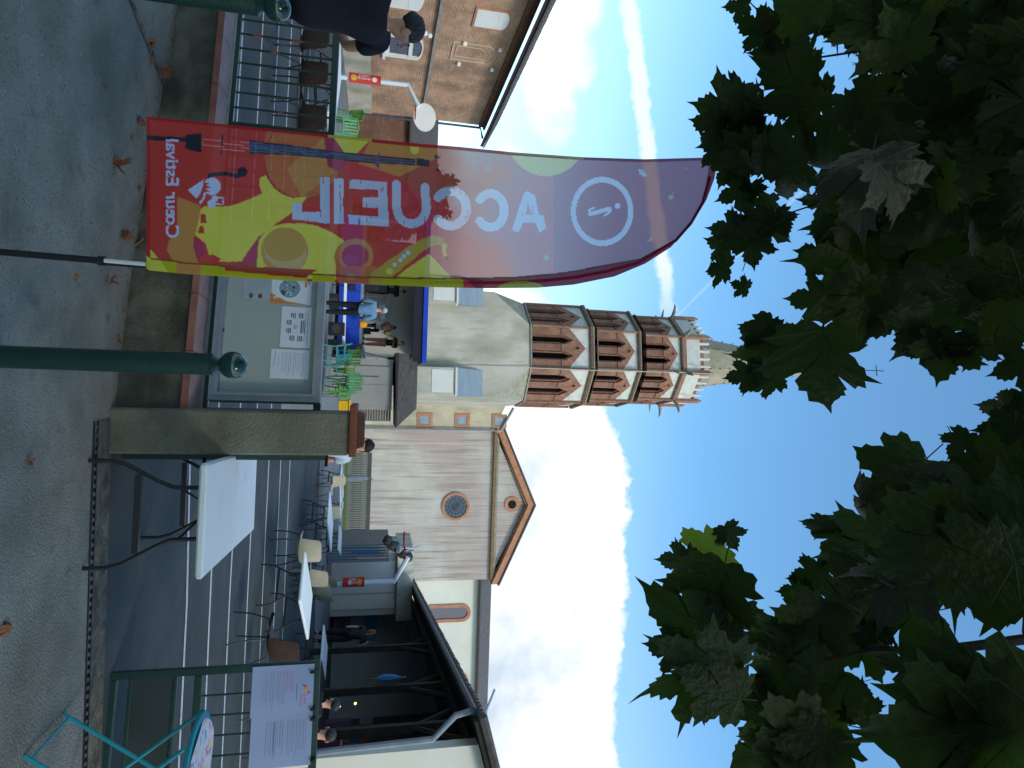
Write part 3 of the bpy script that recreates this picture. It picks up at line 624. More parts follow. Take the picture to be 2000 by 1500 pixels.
M().box(sx0,cr_,24.57,24.62,zc0-.0,zc1+.04).build('canopy_fascia',blue,stg)
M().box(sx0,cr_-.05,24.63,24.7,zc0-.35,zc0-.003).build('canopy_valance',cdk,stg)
M().box(sx0,sx1,29.3,29.4,0,3.3).build('backdrop',mat('grey_backdrop',(.40,.41,.39),(.46,.47,.45),.6,.9),stg)
M().box(sx1-.02,sx1+.9,26.5,26.6,fl_,fl_+2.2).build('side_drape',mat('charcoal_drape',(.02,.02,.022),(.05,.05,.05),6,.9),stg)
# concrete garages, sheet metal box
ga=thing('garage_row','flat-roofed garages with beige doors and a stained concrete fascia','garage',(7,28,0))
gx0,gx1=aY(730,1085,28).x,aY(730,1192,28).x
M().box(gx0-.1,gx1+.2,28,31,0,2.75).build('wall',mat('garage_wall',(.56,.51,.46),(.62,.57,.52),1,.9),ga)
for (a,b) in ((1098,1158),(1162,1189)):
    u0,u1=aY(720,a,27.95).x,aY(720,b,27.95).x;M().box(u0,u1,27.94,27.998,.02,2.68).build('garage_door',mat('beige_garage_door',(.80,.74,.68),(.84,.78,.72),.8,.6),ga)
M().box(gx0-.25,gx1+.35,27.6,31,2.76,3.42).build('fascia',mat('stained_concrete_fascia',(.42,.44,.39),(.54,.56,.50),2,.95,extra=((.22,.25,.20),3,.48,.65,(1,1,.3))),ga)
mb=thing('metal_container','grey corrugated metal container with blue and pink stripes','container',(5,25,0))
mx0,mx1=aY(700,1064,25).x,aY(700,1098,25).x
M().box(mx0,mx1,25,27.5,0,2.3).build('body',mat('grey_sheet_metal',(.10,.115,.135),(.14,.155,.175),1,.5,metal=.2),mb)
for k in range(6):
    x=mx0+(mx1-mx0)*(k+.5)/6;M().box(x-.03,x+.03,24.97,24.998,.05,2.25).build('rib',alu,mb)
M().box(mx0+.2,mx0+.32,24.96,24.995,.9,1.9).build('blue_stripe',mat('blue_stripe',(.04,.14,.30),None,1,.6),mb)
M().box(mx0+.45,mx0+.55,24.955,24.99,1.1,2.2).build('pink_stripe',mat('pale_pink_stripe',(.40,.30,.30),None,1,.6),mb)
# slatted metal fence at the foot of the church
cf=thing('slatted_fence','grey vertical slat fence along the foot of the church wall','fence',(6,40,0))
f0,f1=aY(700,884,40).x,aY(700,1064,40).x;zt_=aY(716,960,40).z
sm=mat('grey_green_slat',(.17,.18,.16),(.24,.25,.22),3,.9);s0=M().box(-.035,.035,0,.03,0,zt_).build('slat',sm,cf,local=True);s0.location=(f0-6,0,0)
x=f0+.11
while x<f1: clone(s0,cf).location=(x-6,0,0);x+=.11
M().box(f0,f1,40.035,40.07,.1,.3).build('rail',sm,cf);M().box(f0,f1,40.035,40.07,zt_-.3,zt_-.1).build('rail',sm,cf);M().box(f0,f1,40.08,40.1,0,zt_+.25).build('backing',mat('dark_backing',(.06,.065,.06),(.08,.09,.08),2,.9),cf)
# ================================================================ COVERED SHELTER (right)
B=Vector((6.35,11.3,0));A=Vector((10.0,31.0,0));sdv=(A-B).normalized();snv=Vector((sdv.y,-sdv.x,0));SL=(A-B).length
def S(s,t,z): return B+sdv*s+snv*t+Vector((0,0,z))
def sbox(mmx,s0,s1,t0,t1,z0,z1): return mmx.add([S(s0,t0,z0),S(s1,t0,z0),S(s1,t1,z0),S(s0,t1,z0),S(s0,t0,z1),S(s1,t0,z1),S(s1,t1,z1),S(s0,t1,z1)],[(0,3,2,1),(4,5,6,7),(0,1,5,4),(1,2,6,5),(2,3,7,6),(3,0,4,7)])
sh=thing('covered_shelter','open-fronted shelter with a tiled mono-pitch roof, dark inside with colourful wall panels','shelter',S(10,3,0))
dkw=mat('shelter_inner_wall',(.10,.11,.12),(.13,.14,.15),.8,.9);ze=3.5
M().add([S(SL,-.05,0),S(SL+.3,-.05,0),S(SL+.3,6,0),S(SL,6,0),S(SL,-.05,ze),S(SL+.3,-.05,ze),S(SL+.3,6,ze+1.7),S(SL,6,ze+1.7)],[(0,3,2,1),(4,5,6,7),(0,1,5,4),(1,2,6,5),(2,3,7,6),(3,0,4,7)]).build('end_wall',mat('grey_end_wall',(.50,.55,.60),(.58,.62,.66),.8,.9),sh)
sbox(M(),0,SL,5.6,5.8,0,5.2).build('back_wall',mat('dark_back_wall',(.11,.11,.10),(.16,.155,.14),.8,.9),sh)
M().add([S(-.35,0,0),S(0,0,0),S(0,6,0),S(-.35,6,0),S(-.35,0,ze+.06),S(0,0,ze+.06),S(0,6,ze+1.7),S(-.35,6,ze+1.7)],[(0,3,2,1),(4,5,6,7),(0,1,5,4),(1,2,6,5),(2,3,7,6),(3,0,4,7)]).build('near_end_wall',creamw,sh)
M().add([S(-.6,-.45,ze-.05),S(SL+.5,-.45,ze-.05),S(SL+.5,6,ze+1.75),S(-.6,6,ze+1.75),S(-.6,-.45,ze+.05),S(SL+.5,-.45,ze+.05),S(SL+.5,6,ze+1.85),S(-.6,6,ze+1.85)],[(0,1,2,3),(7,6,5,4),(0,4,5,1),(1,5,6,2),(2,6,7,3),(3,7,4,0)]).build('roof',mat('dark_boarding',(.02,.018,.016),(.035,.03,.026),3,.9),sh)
rf=sh.children[-1]
k=0;s=-.6
while s<SL+.5:
    j=random.uniform(-.02,.02);M().tube([S(s,-.52+j,ze+.09),S(s,1.2,ze+.56)],[.085,.07],6).build('roof_tile',tiler,rf);s+=.19;k+=1
M().tube([S(-.4,-.56,ze-.03),S(SL+.4,-.56,ze-.03)],.075,8).build('gutter',zincd,sh)
M().tube([S(-.35,-.56,ze-.05),S(-.35,-.5,ze-.35),S(-.5,-.2,ze-.75),S(-.5,-.12,0)],.055,8).build('downpipe',zinc,sh)
def s_at(py):
    lo,hi=0,SL
    for _ in range(40):
        m_=(lo+hi)/2
        if proj(S(m_,0,1.6))[1]>py: lo=m_
        else: hi=m_
    return lo
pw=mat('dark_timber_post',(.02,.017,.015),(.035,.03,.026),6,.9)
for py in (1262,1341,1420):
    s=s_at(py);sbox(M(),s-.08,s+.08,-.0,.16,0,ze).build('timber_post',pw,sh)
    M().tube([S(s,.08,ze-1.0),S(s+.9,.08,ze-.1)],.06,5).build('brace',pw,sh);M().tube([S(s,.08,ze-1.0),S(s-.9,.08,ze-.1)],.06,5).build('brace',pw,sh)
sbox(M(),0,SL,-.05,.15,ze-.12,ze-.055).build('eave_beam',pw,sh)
cols=dict(pu=(.55,.28,.62),pu2=(.38,.24,.48),lb=(.55,.66,.85),bl=(.05,.48,.80),ye=(.55,.42,.05),re=(.5,.07,.04),gb=(.40,.45,.52),db=(.05,.14,.30),or_=(.5,.25,.04),gr=(.05,.1,.05))
cm={k:mat('mural_'+{'pu':'purple','pu2':'dark_purple','lb':'pale_blue','bl':'blue','ye':'yellow','re':'red','gb':'grey','db':'navy','or_':'orange','gr':'green'}[k],v,tuple(q*1.15 for q in v),4,.8) for k,v in cols.items()}
def panel(px0,px1,py0,py1,where,c):
    p0,n_=(S(SL,0,0)-sdv*.02,sdv) if where=='end' else (S(0,5.58,0),snv)
    q=[aPl(x,y,p0,n_) for x,y in ((px0,py0),(px1,py0),(px1,py1),(px0,py1))]
    zlo=max(.02,min(q[0].z,q[3].z));zhi=max(q[1].z,q[2].z);a=q[1].copy();b=q[2].copy()
    vs=[Vector((a.x,a.y,zlo)),Vector((b.x,b.y,zlo)),Vector((b.x,b.y,zhi)),Vector((a.x,a.y,zhi))]
    M().ext(vs,-n_*.02).build('wall_panel',cm[c],sh)
for a in [(640,665,1196,1226,'end','pu'),(665,684,1196,1226,'end','pu2'),(640,684,1227,1250,'end','pu2'),(685,711,1196,1250,'end','lb'),(712,734,1196,1250,'end','bl'),
          (674,712,1274,1283,'back','gb'),(670,697,1285,1320,'back','gb'),(698,706,1284,1313,'back','re'),(706,712,1284,1313,'back','ye'),(713,723,1272,1312,'back','db'),(724,731,1270,1311,'back','ye'),
          (672,730,1314,1346,'back','gb'),(672,682,1420,1450,'back','ye'),(683,706,1418,1450,'back','db'),(707,720,1416,1450,'back','re'),(672,700,1452,1480,'back','pu2'),(704,728,1384,1414,'back','gb'),(684,704,1455,1478,'back','or_')]: panel(*a)
# zinc verge seen above the nave roof
zv=thing('zinc_flashing','pale blue zinc roof flashing tilted above the nave roof','flashing',aY(950,1390,48))
a_,b_=aY(966,1347,48),aY(930,1436,44);M().tube([a_,b_],.09,5).build('flashing_strip',mat('bright_zinc',(.25,.33,.44),None,1,.4),zv)
# dark tree behind the annex, seen past the left edge of the banner and through it
bush=M();bc=aY(770,378,38)
for k in range(8500):
    while 1:
        px,py=random.uniform(640,905),random.uniform(250,470)
        e_=((px-745)/(128+14*math.sin(py*.11)+9*math.sin(py*.29)))**2+((py-372)/95)**2
        if e_<1: break
    c=aY(px,py,38)+Vector((0,random.uniform(-1.6,1.6)*(1-e_)**.5,0));u=Vector((rng.normal(),rng.normal(),rng.normal())).normalized();v=u.orthogonal().normalized()
    bush.add([c,c+u*.2+v*.12,c+u*.38,c+u*.2-v*.12],[(0,1,2,3)])
bt=thing('garden_tree','dense dark green tree behind the roof of the brick annex','tree',(bc.x,38,0))
bush.build('crown',mat('far_leaves',(.035,.06,.03),(.07,.10,.05),3,.9),bt);M().tube([(bc.x,38,0),(bc.x,38,5)],[.16,.08],6).build('trunk',pw,bt)

# clutter under the shelter
wires=M()
for k in range(5):
    s0=2+k*3.6;wires.tube([S(s0,.3+.5*k%3,ze+.1),S(s0+1.2,1.2,ze-.25),S(s0+2.6,1.9,ze+.25)],.012,4)
wires.build('hanging_wire',pw,sh)
for k in range(7):
    s_=1.5+k*2.75;M().tube([S(s_,.1,ze-.06),S(s_,5.5,ze+1.45)],.07,4).build('rafter',mat('grey_rafter',(.10,.095,.085),(.15,.14,.125),5,.9),sh)
cc_=[('red',(.35,.05,.04)),('navy',(.05,.09,.22)),('grey',(.35,.36,.38)),('brown',(.2,.12,.07)),('green',(.06,.2,.08)),('cream',(.45,.42,.34)),('mauve',(.25,.15,.28))]
for k,(cn,cv_) in enumerate(cc_):
    t_=4.9;s_=3.2+k*2.3;q=S(s_,t_,0);w_,d_,h__=.5+.13*(k%3),.4,.55+.22*(k%4)
    o=thing('storage_box',cn+' cabinet at the back wall of the shelter, '+['nearest the right end','beside the red one','third along from the right end','behind the counter','left of the brown one','pale one further in','farthest one by the murals'][k],'box',q)
    mt_=mat('box_'+cn,cv_,tuple(v*.8 for v in cv_),5,.8);sbox(M(),s_-w_/2,s_+w_/2,t_-d_/2,t_+d_/2,0,h__).build('body',mt_,o);sbox(M(),s_-w_/2-.02,s_+w_/2+.02,t_-d_/2-.02,t_+d_/2+.02,h__,h__+.04).build('lid',mt_,o)
# ================================================================ PRINT RASTER (colour attribute on a fine grid)
class Print:
    # px,py arrays of print coordinates, one per vertex
    def __init__(s,px,py,base,a=0.): s.x=px;s.y=py;s.c=np.empty((len(px),4));s.c[:]=(*base,a)
    def put(s,m,col,a=None):
        s.c[m,:3]=col
        if a is not None: s.c[m,3]=a
    def poly(s,pts,col,a=None):
        p=np.array(pts,float);bb=(s.x>=p[:,0].min())&(s.x<=p[:,0].max())&(s.y>=p[:,1].min())&(s.y<=p[:,1].max());idx=np.nonzero(bb)[0];x=s.x[idx];y=s.y[idx];ins=np.zeros(len(idx),bool)
        n=len(p)
        for i in range(n):
            x0,y0=p[i];x1,y1=p[(i+1)%n]
            if y0==y1: continue
            c=((y0>y)!=(y1>y))&(x<(x1-x0)*(y-y0)/(y1-y0)+x0);ins^=c
        s.put(idx[ins],col,a)
    def ell(s,cx,cy,rx,ry,col,a=None): s.put(((s.x-cx)/rx)**2+((s.y-cy)/ry)**2<1,col,a)
    def ring(s,cx,cy,rx,ry,w,col,a=None):
        d=np.sqrt(((s.x-cx)/rx)**2+((s.y-cy)/ry)**2);s.put(np.abs(d-1)<w/2/min(rx,ry),col,a)
    def stroke(s,pts,w,col,a=None):
        for i in range(len(pts)-1):
            x0,y0=pts[i];x1,y1=pts[i+1];ws=w if isinstance(w,(int,float)) else w[i];dx,dy=x1-x0,y1-y0;l=dx*dx+dy*dy+1e-9
            t=np.clip(((s.x-x0)*dx+(s.y-y0)*dy)/l,0,1);s.put((s.x-x0-t*dx)**2+(s.y-y0-t*dy)**2<ws*ws/4,col,a)
    def text(s,txt,org,udir,vdir,size,col,a=None,width=None,bold=.0):
        cu=bpy.data.curves.new('t','FONT');cu.body=txt;cu.size=1;cu.offset=bold;cu.resolution_u=3
        ob=bpy.data.objects.new('t',cu);C.collection.objects.link(ob);bpy.context.view_layer.update()
        me=ob.to_mesh();me.calc_loop_triangles();V=np.array([v.co[:2] for v in me.vertices])
        T=[tuple(t.vertices) for t in me.loop_triangles]
        if len(V):
            w0=V[:,0].max()-V[:,0].min();k=size if width is None else width/w0;ks=size
            X=org[0]+(V[:,0]-V[:,0].min())*k*udir[0]+V[:,1]*ks*vdir[0];Y=org[1]+(V[:,0]-V[:,0].min())*k*udir[1]+V[:,1]*ks*vdir[1]
            for t in T: s.poly([(X[i],Y[i]) for i in t],col,a)
        ob.to_mesh_clear();bpy.data.objects.remove(ob);bpy.data.curves.remove(cu)
def grid(nu,nv,fn,name,mt,parent,pr,thick=None):
    # fn(u,v)->point array ; pr Print with nu*nv verts (u fastest)
    me=bpy.data.meshes.new(name);me.from_pydata(fn,[],[(j*nu+i,j*nu+i+1,(j+1)*nu+i+1,(j+1)*nu+i) for j in range(nv-1) for i in range(nu-1)])
    ca=me.color_attributes.new('print','FLOAT_COLOR','POINT');ca.data.foreach_set('color',pr.c.astype(np.float32).ravel())
    me.polygons.foreach_set('use_smooth',[True]*len(me.polygons));me.materials.append(mt)
    o=bpy.data.objects.new(name,me);link(o)
    if parent is not None: o.parent=parent
    return o
def printmat(name,rough=.7,trans=False,tl=.35):
    m=bpy.data.materials.new(name);m.use_nodes=True;t=m.node_tree;b=t.nodes['Principled BSDF'];b.inputs['Roughness'].default_value=rough;b.inputs['Specular IOR Level'].default_value=.25
    at=t.nodes.new('ShaderNodeAttribute');at.attribute_name='print';t.links.new(at.outputs['Color'],b.inputs['Base Color'])
    if trans:
        o=t.nodes['Material Output'];tr=t.nodes.new('ShaderNodeBsdfTransparent');tl_=t.nodes.new('ShaderNodeBsdfTranslucent');t.links.new(at.outputs['Color'],tl_.inputs['Color'])
        tcx=t.nodes.new('ShaderNodeTexCoord');wv=t.nodes.new('ShaderNodeTexNoise');wv.inputs['Scale'].default_value=7;mp=t.nodes.new('ShaderNodeMapping');mp.inputs['Scale'].default_value=(1,1,.25);t.links.new(tcx.outputs['Object'],mp.inputs[0]);t.links.new(mp.outputs[0],wv.inputs[0])
        bp=t.nodes.new('ShaderNodeBump');bp.inputs['Strength'].default_value=.35;bp.inputs['Distance'].default_value=.04;t.links.new(wv.outputs[0],bp.inputs['Height']);t.links.new(bp.outputs[0],b.inputs['Normal']);t.links.new(bp.outputs[0],tl_.inputs['Normal'])
        m1=t.nodes.new('ShaderNodeMixShader');m1.inputs[0].default_value=tl;t.links.new(b.outputs[0],m1.inputs[1]);t.links.new(tl_.outputs[0],m1.inputs[2])
        m2=t.nodes.new('ShaderNodeMixShader');t.links.new(at.outputs['Alpha'],m2.inputs[0]);t.links.new(m1.outputs[0],m2.inputs[1]);t.links.new(tr.outputs[0],m2.inputs[2]);t.links.new(m2.outputs[0],o.inputs[0])
    return m
# ================================================================ FEATHER BANNER
YB=3.06
yt=lambda x: np.interp(x,[286,290,380,520,660,800,900,1000,1140,1260,1402],[228,228,237,251,265,279,287,297,307,311,307])
yb_=lambda x: np.interp(x,[286,292,360,450,560,700,850,950,1050,1120,1200,1260,1310,1350,1380,1395,1402],[524,528,535,541,548,554,561,563,562,556,540,515,483,440,390,350,312])
yi_=lambda x: np.interp(x,[286,360,450,560,700,850,1000,1100,1200,1250,1320,1348,1375,1387,1402],[503,512,520,531,540,543,541,532,514,505,467,434,385,312,300])
NU,NV=700,190
xs=286+1116*(1-np.cos(np.linspace(0,1,NU)*math.pi*.5)**1)/1.0 if False else np.concatenate([np.linspace(286,1300,600),1300+102*np.sin(np.linspace(0,math.pi/2,101)[1:])])
PX=np.tile(xs,NV);vv=np.repeat(np.linspace(0,1,NV),NU);PY=yt(PX)*(1-vv)+yb_(PX)*vv
RED=(.64,.055,.045);RED2=(.66,.055,.075);YEL=(.78,.72,.09);ORG=(.66,.29,.08);ORG2=(.64,.17,.06);LAV=(.60,.70,.98);BLK=(.022,.024,.045);GRY=(.10,.12,.22);MAU=(.46,.05,.12)
pr=Print(PX,PY,RED,.12)
# slight mauve shift upward, orange blocks
pr.poly([(640,262),(1402,300),(1402,600),(860,600),(760,470),(640,300)],RED2);m__=PX>1080;pr.c[m__,:3]=(.38,.03,.10);pr.c[:,3]=.12+.08*np.clip((PX-850)/60,0,1)-.055*np.clip((PX-1080)/120,0,1)
pr.ell(905,330,130,60,(.52,.09,.07))
pr.poly([(520,247),(640,258),(655,275),(700,300),(640,345),(600,384),(560,380),(530,355),(515,300)],ORG2);pr.ell(592,312,74,76,ORG2)
pr.poly([(640,262),(560,330),(590,385),(650,340),(660,280)],ORG)
pr.poly([(725,270),(860,283),(850,310),(780,345),(700,320)],ORG)
pr.ring(592,310,75,78,1.5,(.30,.04,.05))
pr.poly([(632,264),(665,262),(700,300),(660,335),(640,325)],MAU)
pr.poly([(648,262),(728,268),(716,280),(698,299),(672,297)],YEL);pr.ell(810,291,9,10,YEL)
pr.ell(1067,268,76,76,YEL)
pr.poly([(347,384),(372,394),(392,402),(391,425),(386,455),(377,466),(384,495),(391,530),(350,525),(335,505),(326,490),(330,470),(345,455)],ORG)
pr.poly([(392,409),(400,402),(430,404),(452,402),(480,392),(512,378),(506,360),(508,347),(519,342),(524,352),(534,366),(550,379),(572,387),(601,384),(585,402),(568,417),(540,436),(518,452),(500,470),(485,490),(472,510),(440,512),(410,506),(402,476),(381,459),(388,430)],YEL)
pr.poly([(392,418),(401,419),(404,436),(391,436)],RED);pr.poly([(390,442),(397,442),(400,457),(386,455)],RED)
pr.poly([(383,466),(400,478),(401,497),(414,498),(433,506),(414,511),(385,507),(377,480)],MAU);pr.poly([(396,498),(413,498),(413,495),(434,507),(415,512),(388,508)],RED)
pr.poly([(472,510),(486,490),(505,462),(520,453),(520,520),(500,530),(425,522)],MAU)
pr.poly([(520,450),(535,441),(560,436),(590,436),(620,441),(650,455),(672,470),(664,492),(655,520),(657,545),(500,545),(505,470)],YEL)
pr.ell(556,490,46,46,ORG);pr.ell(556,488,42,41,(.60,.34,.08));pr.poly([(513,478),(598,470),(598,505),(585,528),(545,526),(520,505)],(.62,.44,.20));pr.ell(556,478,41,32,(.58,.33,.07))
pr.poly([(500,521),(620,527),(600,540),(560,545),(490,541),(425,535),(430,520),(470,512)],(.50,.04,.03))
pr.ell(691,503,38,36,ORG2);pr.ell(694,498,35,32,ORG);pr.ell(694,500,27,23,(.52,.07,.10));pr.ell(685,507,16,11,(.55,.10,.16))
pr.poly([(655,520),(735,520),(745,556),(662,556)],ORG2);pr.ell(686,541,10,6,ORG)
SAX=(.58,.40,.06);pr.stroke([(735,545),(775,515),(805,492),(828,477)],[30,26,22],SAX);pr.stroke([(828,477),(845,470),(860,470),(868,480)],[20,16,12],SAX);pr.stroke([(868,480),(867,490),(870,503)],7,YEL);pr.stroke([(870,503),(876,507)],5,BLK)
pr.poly([(837,496),(790,528),(755,556),(905,565),(870,530),(850,508)],YEL)
for x,y in ((771,517),(782,508),(789,500),(797,494)): pr.ell(x,y,4,4,LAV)
pr.ell(761,530,7,7,YEL)
# sleeve
sl=PY>yi_(PX)
pr.c[sl,3]=.03
lowy=sl&(PX<905);pr.c[lowy&(PX<330),:3]=YEL
pr.put(lowy&((PX<345)|((PX>392)&(PX<440))|(PX>610)&(PX<655)|(PX>745)),(.55,.50,.02));pr.put(lowy&(PX>=345)&(PX<=392),ORG);pr.put(lowy&(PX>440)&(PX<600)&(PY<yi_(PX)+9),(.5,.04,.03));pr.put(lowy&(PX>440)&(PX<600)&(PY>=yi_(PX)+9),(.55,.50,.02))
pr.put(sl&(PX>=905-(PY-540)*-1.0),(.34,.02,.06));pr.put(sl&(((PX-1018)/48)**2+((PY-566)/17)**2<1),(.45,.42,.03))
pr.poly([(286,480),(295,488),(318,515),(330,535),(286,535)],YEL)
pr.put(np.abs(PY-yi_(PX)-1)<1.6,(.20,.10,.02));pr.put((np.abs(PY-yi_(PX)-1)<1.8)&(PX>900),(.12,.005,.02))
pr.put((PY<yt(PX)+6),(.50,.02,.02),.05);pr.put((PY<yt(PX)+6)&(PX>640)&(PX<725),(.50,.46,.02));pr.put((PY<yt(PX)+4)&(PX>985)&(PX<1140),(.4,.38,.05));pr.put((PY<yt(PX)+5)&(PX>1140),(.22,.01,.08));pr.put(PX<294,(.50,.03,.03),.08);pr.poly([(286,500),(294,505),(300,530),(286,530)],YEL)
# cello
pr.stroke([(288,269),(365,273)],9,BLK);pr.poly([(363,263),(393,260),(393,297),(375,295),(362,289)],BLK)
for k in range(4):
    pr.stroke([(393,272+k*5.5),(486,279+k*5.5)],.9,(.70,.35,.30))
pr.stroke([(434,264),(433,300)],3,BLK)
pr.poly([(486,274),(550,281),(600,288),(650,295),(720,302),(812,311),(812,323),(720,318),(650,311),(575,303),(486,300)],BLK)
pr.poly([(487,277),(550,284),(600,290),(650,297.5),(720,304.5),(812,313),(812,321),(720,316),(650,309),(575,301),(487,297)],GRY)
for k in range(3): pr.stroke([(487,281+k*5.5),(560,287+k*5),(650,300+k*3.3),(812,315+k*2)],1.1,BLK)
pr.poly([(813,309),(839,312),(839,325),(813,323)],BLK)
for x,y in ((851,306),(859,307),(855,332),(864,333)): pr.ell(x,y,3,3,BLK)
pr.poly([(728,308),(742,298),(740,314)],(.16,.08,.2));pr.poly([(730,318),(742,316),(740,331)],(.16,.08,.2))
pr.stroke([(408,350),(411,341),(440,339),(464,344),(470,342)],8,BLK);pr.ell(473,336,10,10,BLK)
# logo
pr.poly([(367,371),(399,350),(399,360),(393,375),(384,388)],LAV);pr.ell(414,364,17,17,LAV);pr.poly([(399,356),(412,357),(402,362),(413,366),(401,369),(411,374),(399,376)],RED);pr.poly([(397,352),(401,350),(400,364),(393,378),(391,378),(396,364)],RED)
pr.stroke([(391,396),(397,389),(400,378)],4,LAV);pr.ell(420,388,6,6,LAV);pr.ell(413,398,8,8,LAV);pr.stroke([(420,386),(437,386),(435,400),(414,397)],2.6,LAV)
# lettering, seen from the back so mirrored
pr.text('Cœur Estival',(324.5,465),(0,-1),(1,0),36,LAV,width=193,bold=.018)
w=18
def lt_(poly): pr.poly(poly,LAV,.22)
lt_([(625,347),(644,346),(644,436),(636,437),(625,434)]);lt_([(571,396),(589,397),(590,414),(644,414),(644,437),(571,428)])
lt_([(652,349),(671,348),(672,437),(653,437)])
lt_([(738,355),(755,355),(760,442),(740,440)]);lt_([(684,352),(690,350),(740,355),(740,371),(682,368)]);lt_([(708,386),(742,385),(742,406),(708,405)]);lt_([(680,419),(745,424),(758,442),(681,437)])
def arc(cx,cy,rx,ry,a0,a1,n=22): return [(cx+rx*math.cos(math.radians(a0+(a1-a0)*k/n)),cy+ry*math.sin(math.radians(a0+(a1-a0)*k/n))) for k in range(n+1)]
pr.stroke([(774,360),(775,402)]+arc(804,404,29,33,180,0)+[(832,402),(830,366)],17,LAV,.22)
pr.stroke(arc(880,407,31,34,-140,140),18,LAV,.22);pr.stroke(arc(958,411,27,33,-140,140),17,LAV,.22)
lt_([(1000,449),(1022,380),(1030,373),(1045,382),(1053,420),(1061,420),(1067,446),(1054,454),(1046,436),(1021,435),(1013,454)]);pr.poly([(1026,419),(1031,397),(1040,420)],RED2)
pr.ring(1176,413,56,62,10,LAV,.22)
pr.stroke([(1153,418),(1190,408)],8,LAV,.22);pr.stroke([(1160,406),(1151,410),(1152,419)],4,LAV,.22);pr.stroke([(1190,406),(1193,412),(1181,421)],3.5,LAV,.22);pr.ell(1206,402,5.5,5.5,LAV,.22)
for x,y,c in ((951,329,(.2,.35,.4)),(1310,385,(.45,.55,.2)),(1067,503,(.5,.6,.25))): pr.ell(x,y,5,4.5,c);pr.stroke([(x,y),(x+6,y-10)],1.6,c)
pr.poly([(1246,330),(1256,331),(1263,343),(1258,346),(1249,340)],(.5,.65,.75));pr.poly([(1264,472),(1273,462),(1275,467),(1271,472)],(.4,.5,.25));pr.poly([(1336,327),(1342,332),(1338,327)],YEL)
# brushed edges of the big letters
for k in range(60):
    x=random.uniform(600,1060);y=random.uniform(350,450);l=random.uniform(3,9);m_=(np.abs(PX-x)<.8)&(np.abs(PY-y)<l)&(pr.c[:,0]>.55)&(pr.c[:,2]>.9);pr.c[m_,:3]=RED
pts=[]
for j in range(NV):
    for i in range(NU):
        x=xs[i];y=PY[j*NU+i];v=j/(NV-1)
        d=.035*math.sin(x*.006+v*2.2)*(1-v)+.012*math.sin(x*.02+v*5)*(1-v)+.05*(1-v)*(x/1400)
        pts.append(aY(x,y,YB+d))
ban=thing('feather_banner','tall red and yellow feather flag with white lettering and musical instruments, seen from the back','banner',aY(-420,478,YB))
bo=ban.location.copy();ban.location=(bo.x,YB,0)
bm_=printmat('translucent_banner_cloth',.75,True,.55)
g=grid(NU,NV,[p-ban.location for p in pts],'flag_cloth',bm_,ban,pr)
# pole: black base tube, white joint, bent fibre tip inside the sleeve
b0=aY(-60,486,YB);M().tube([(b0.x-.01,YB,0),aY(0,492,YB),aY(196,509,YB)],.014,10).build('pole_base',black,ban,smooth=True)
M().tube([aY(192,509,YB),aY(206,510,YB)],.02,10).build('pole_collar',black,ban)
M().tube([aY(204,509,YB-.01),aY(284,516,YB-.01)],.009,10).build('pole_joint',mat('white_fibreglass',(.6,.6,.62),None,1,.4),ban,smooth=True)
M().tube([aY(206,514,YB+.012),aY(300,521,YB+.012)],.009,8).build('elastic_cord',black,ban)
M().tube([aY(x,(yi_(x)+yb_(x))/2,YB+.02) for x in list(range(286,1300,60))+[1320,1350,1372,1386]],.008,8).build('pole_tip',black,ban)
M().ob((b0.x,YB,.01),(.12,.12,.02)).build('ground_foot',black,ban)
# ================================================================ NOTICE BOARD
board=thing('notice_board','glazed aluminium notice board with posters fixed to the fence','notice board',WO,rz=WR)
la,_=wl(520,440,.08);lb_,_=wl(520,786,.08);zb0=wl(421,640,.08)[1];zb1=wl(633,640,.08)[1];fr=.055
M().frame([(la,.03,zb0),(lb_,.03,zb0),(lb_,.03,zb1),(la,.03,zb1)],[(la+fr,.03,zb0+fr),(lb_-fr,.03,zb0+fr),(lb_-fr,.03,zb1-fr),(la+fr,.03,zb1-fr)],(0,.09,0)).build('frame',alu,board,local=True)
M().frame([(la+fr*.6,.022,zb0+fr*.6),(lb_-fr*.6,.022,zb0+fr*.6),(lb_-fr*.6,.022,zb1-fr*.6),(la+fr*.6,.022,zb1-fr*.6)],[(la+fr,.022,zb0+fr),(lb_-fr,.022,zb0+fr),(lb_-fr,.022,zb1-fr),(la+fr,.022,zb1-fr)],(0,.01,0)).build('door_frame',alu,board,local=True)
M().box(la+.01,lb_-.01,.09,.118,zb0+.01,zb1-.01).build('back_panel',mat('pale_board_back',(.30,.34,.335),(.34,.38,.37),1.2,.6),board,local=True)
M().lathe([(0,-.004),(.012,-.003),(.012,.003),(0,.004)],wl(437,645,.02)[:1] and (wl(437,645,.02)[0],.018,wl(437,645,.02)[1]),10).build('lock',black,board,local=True)
pm=printmat('printed_paper',.6)
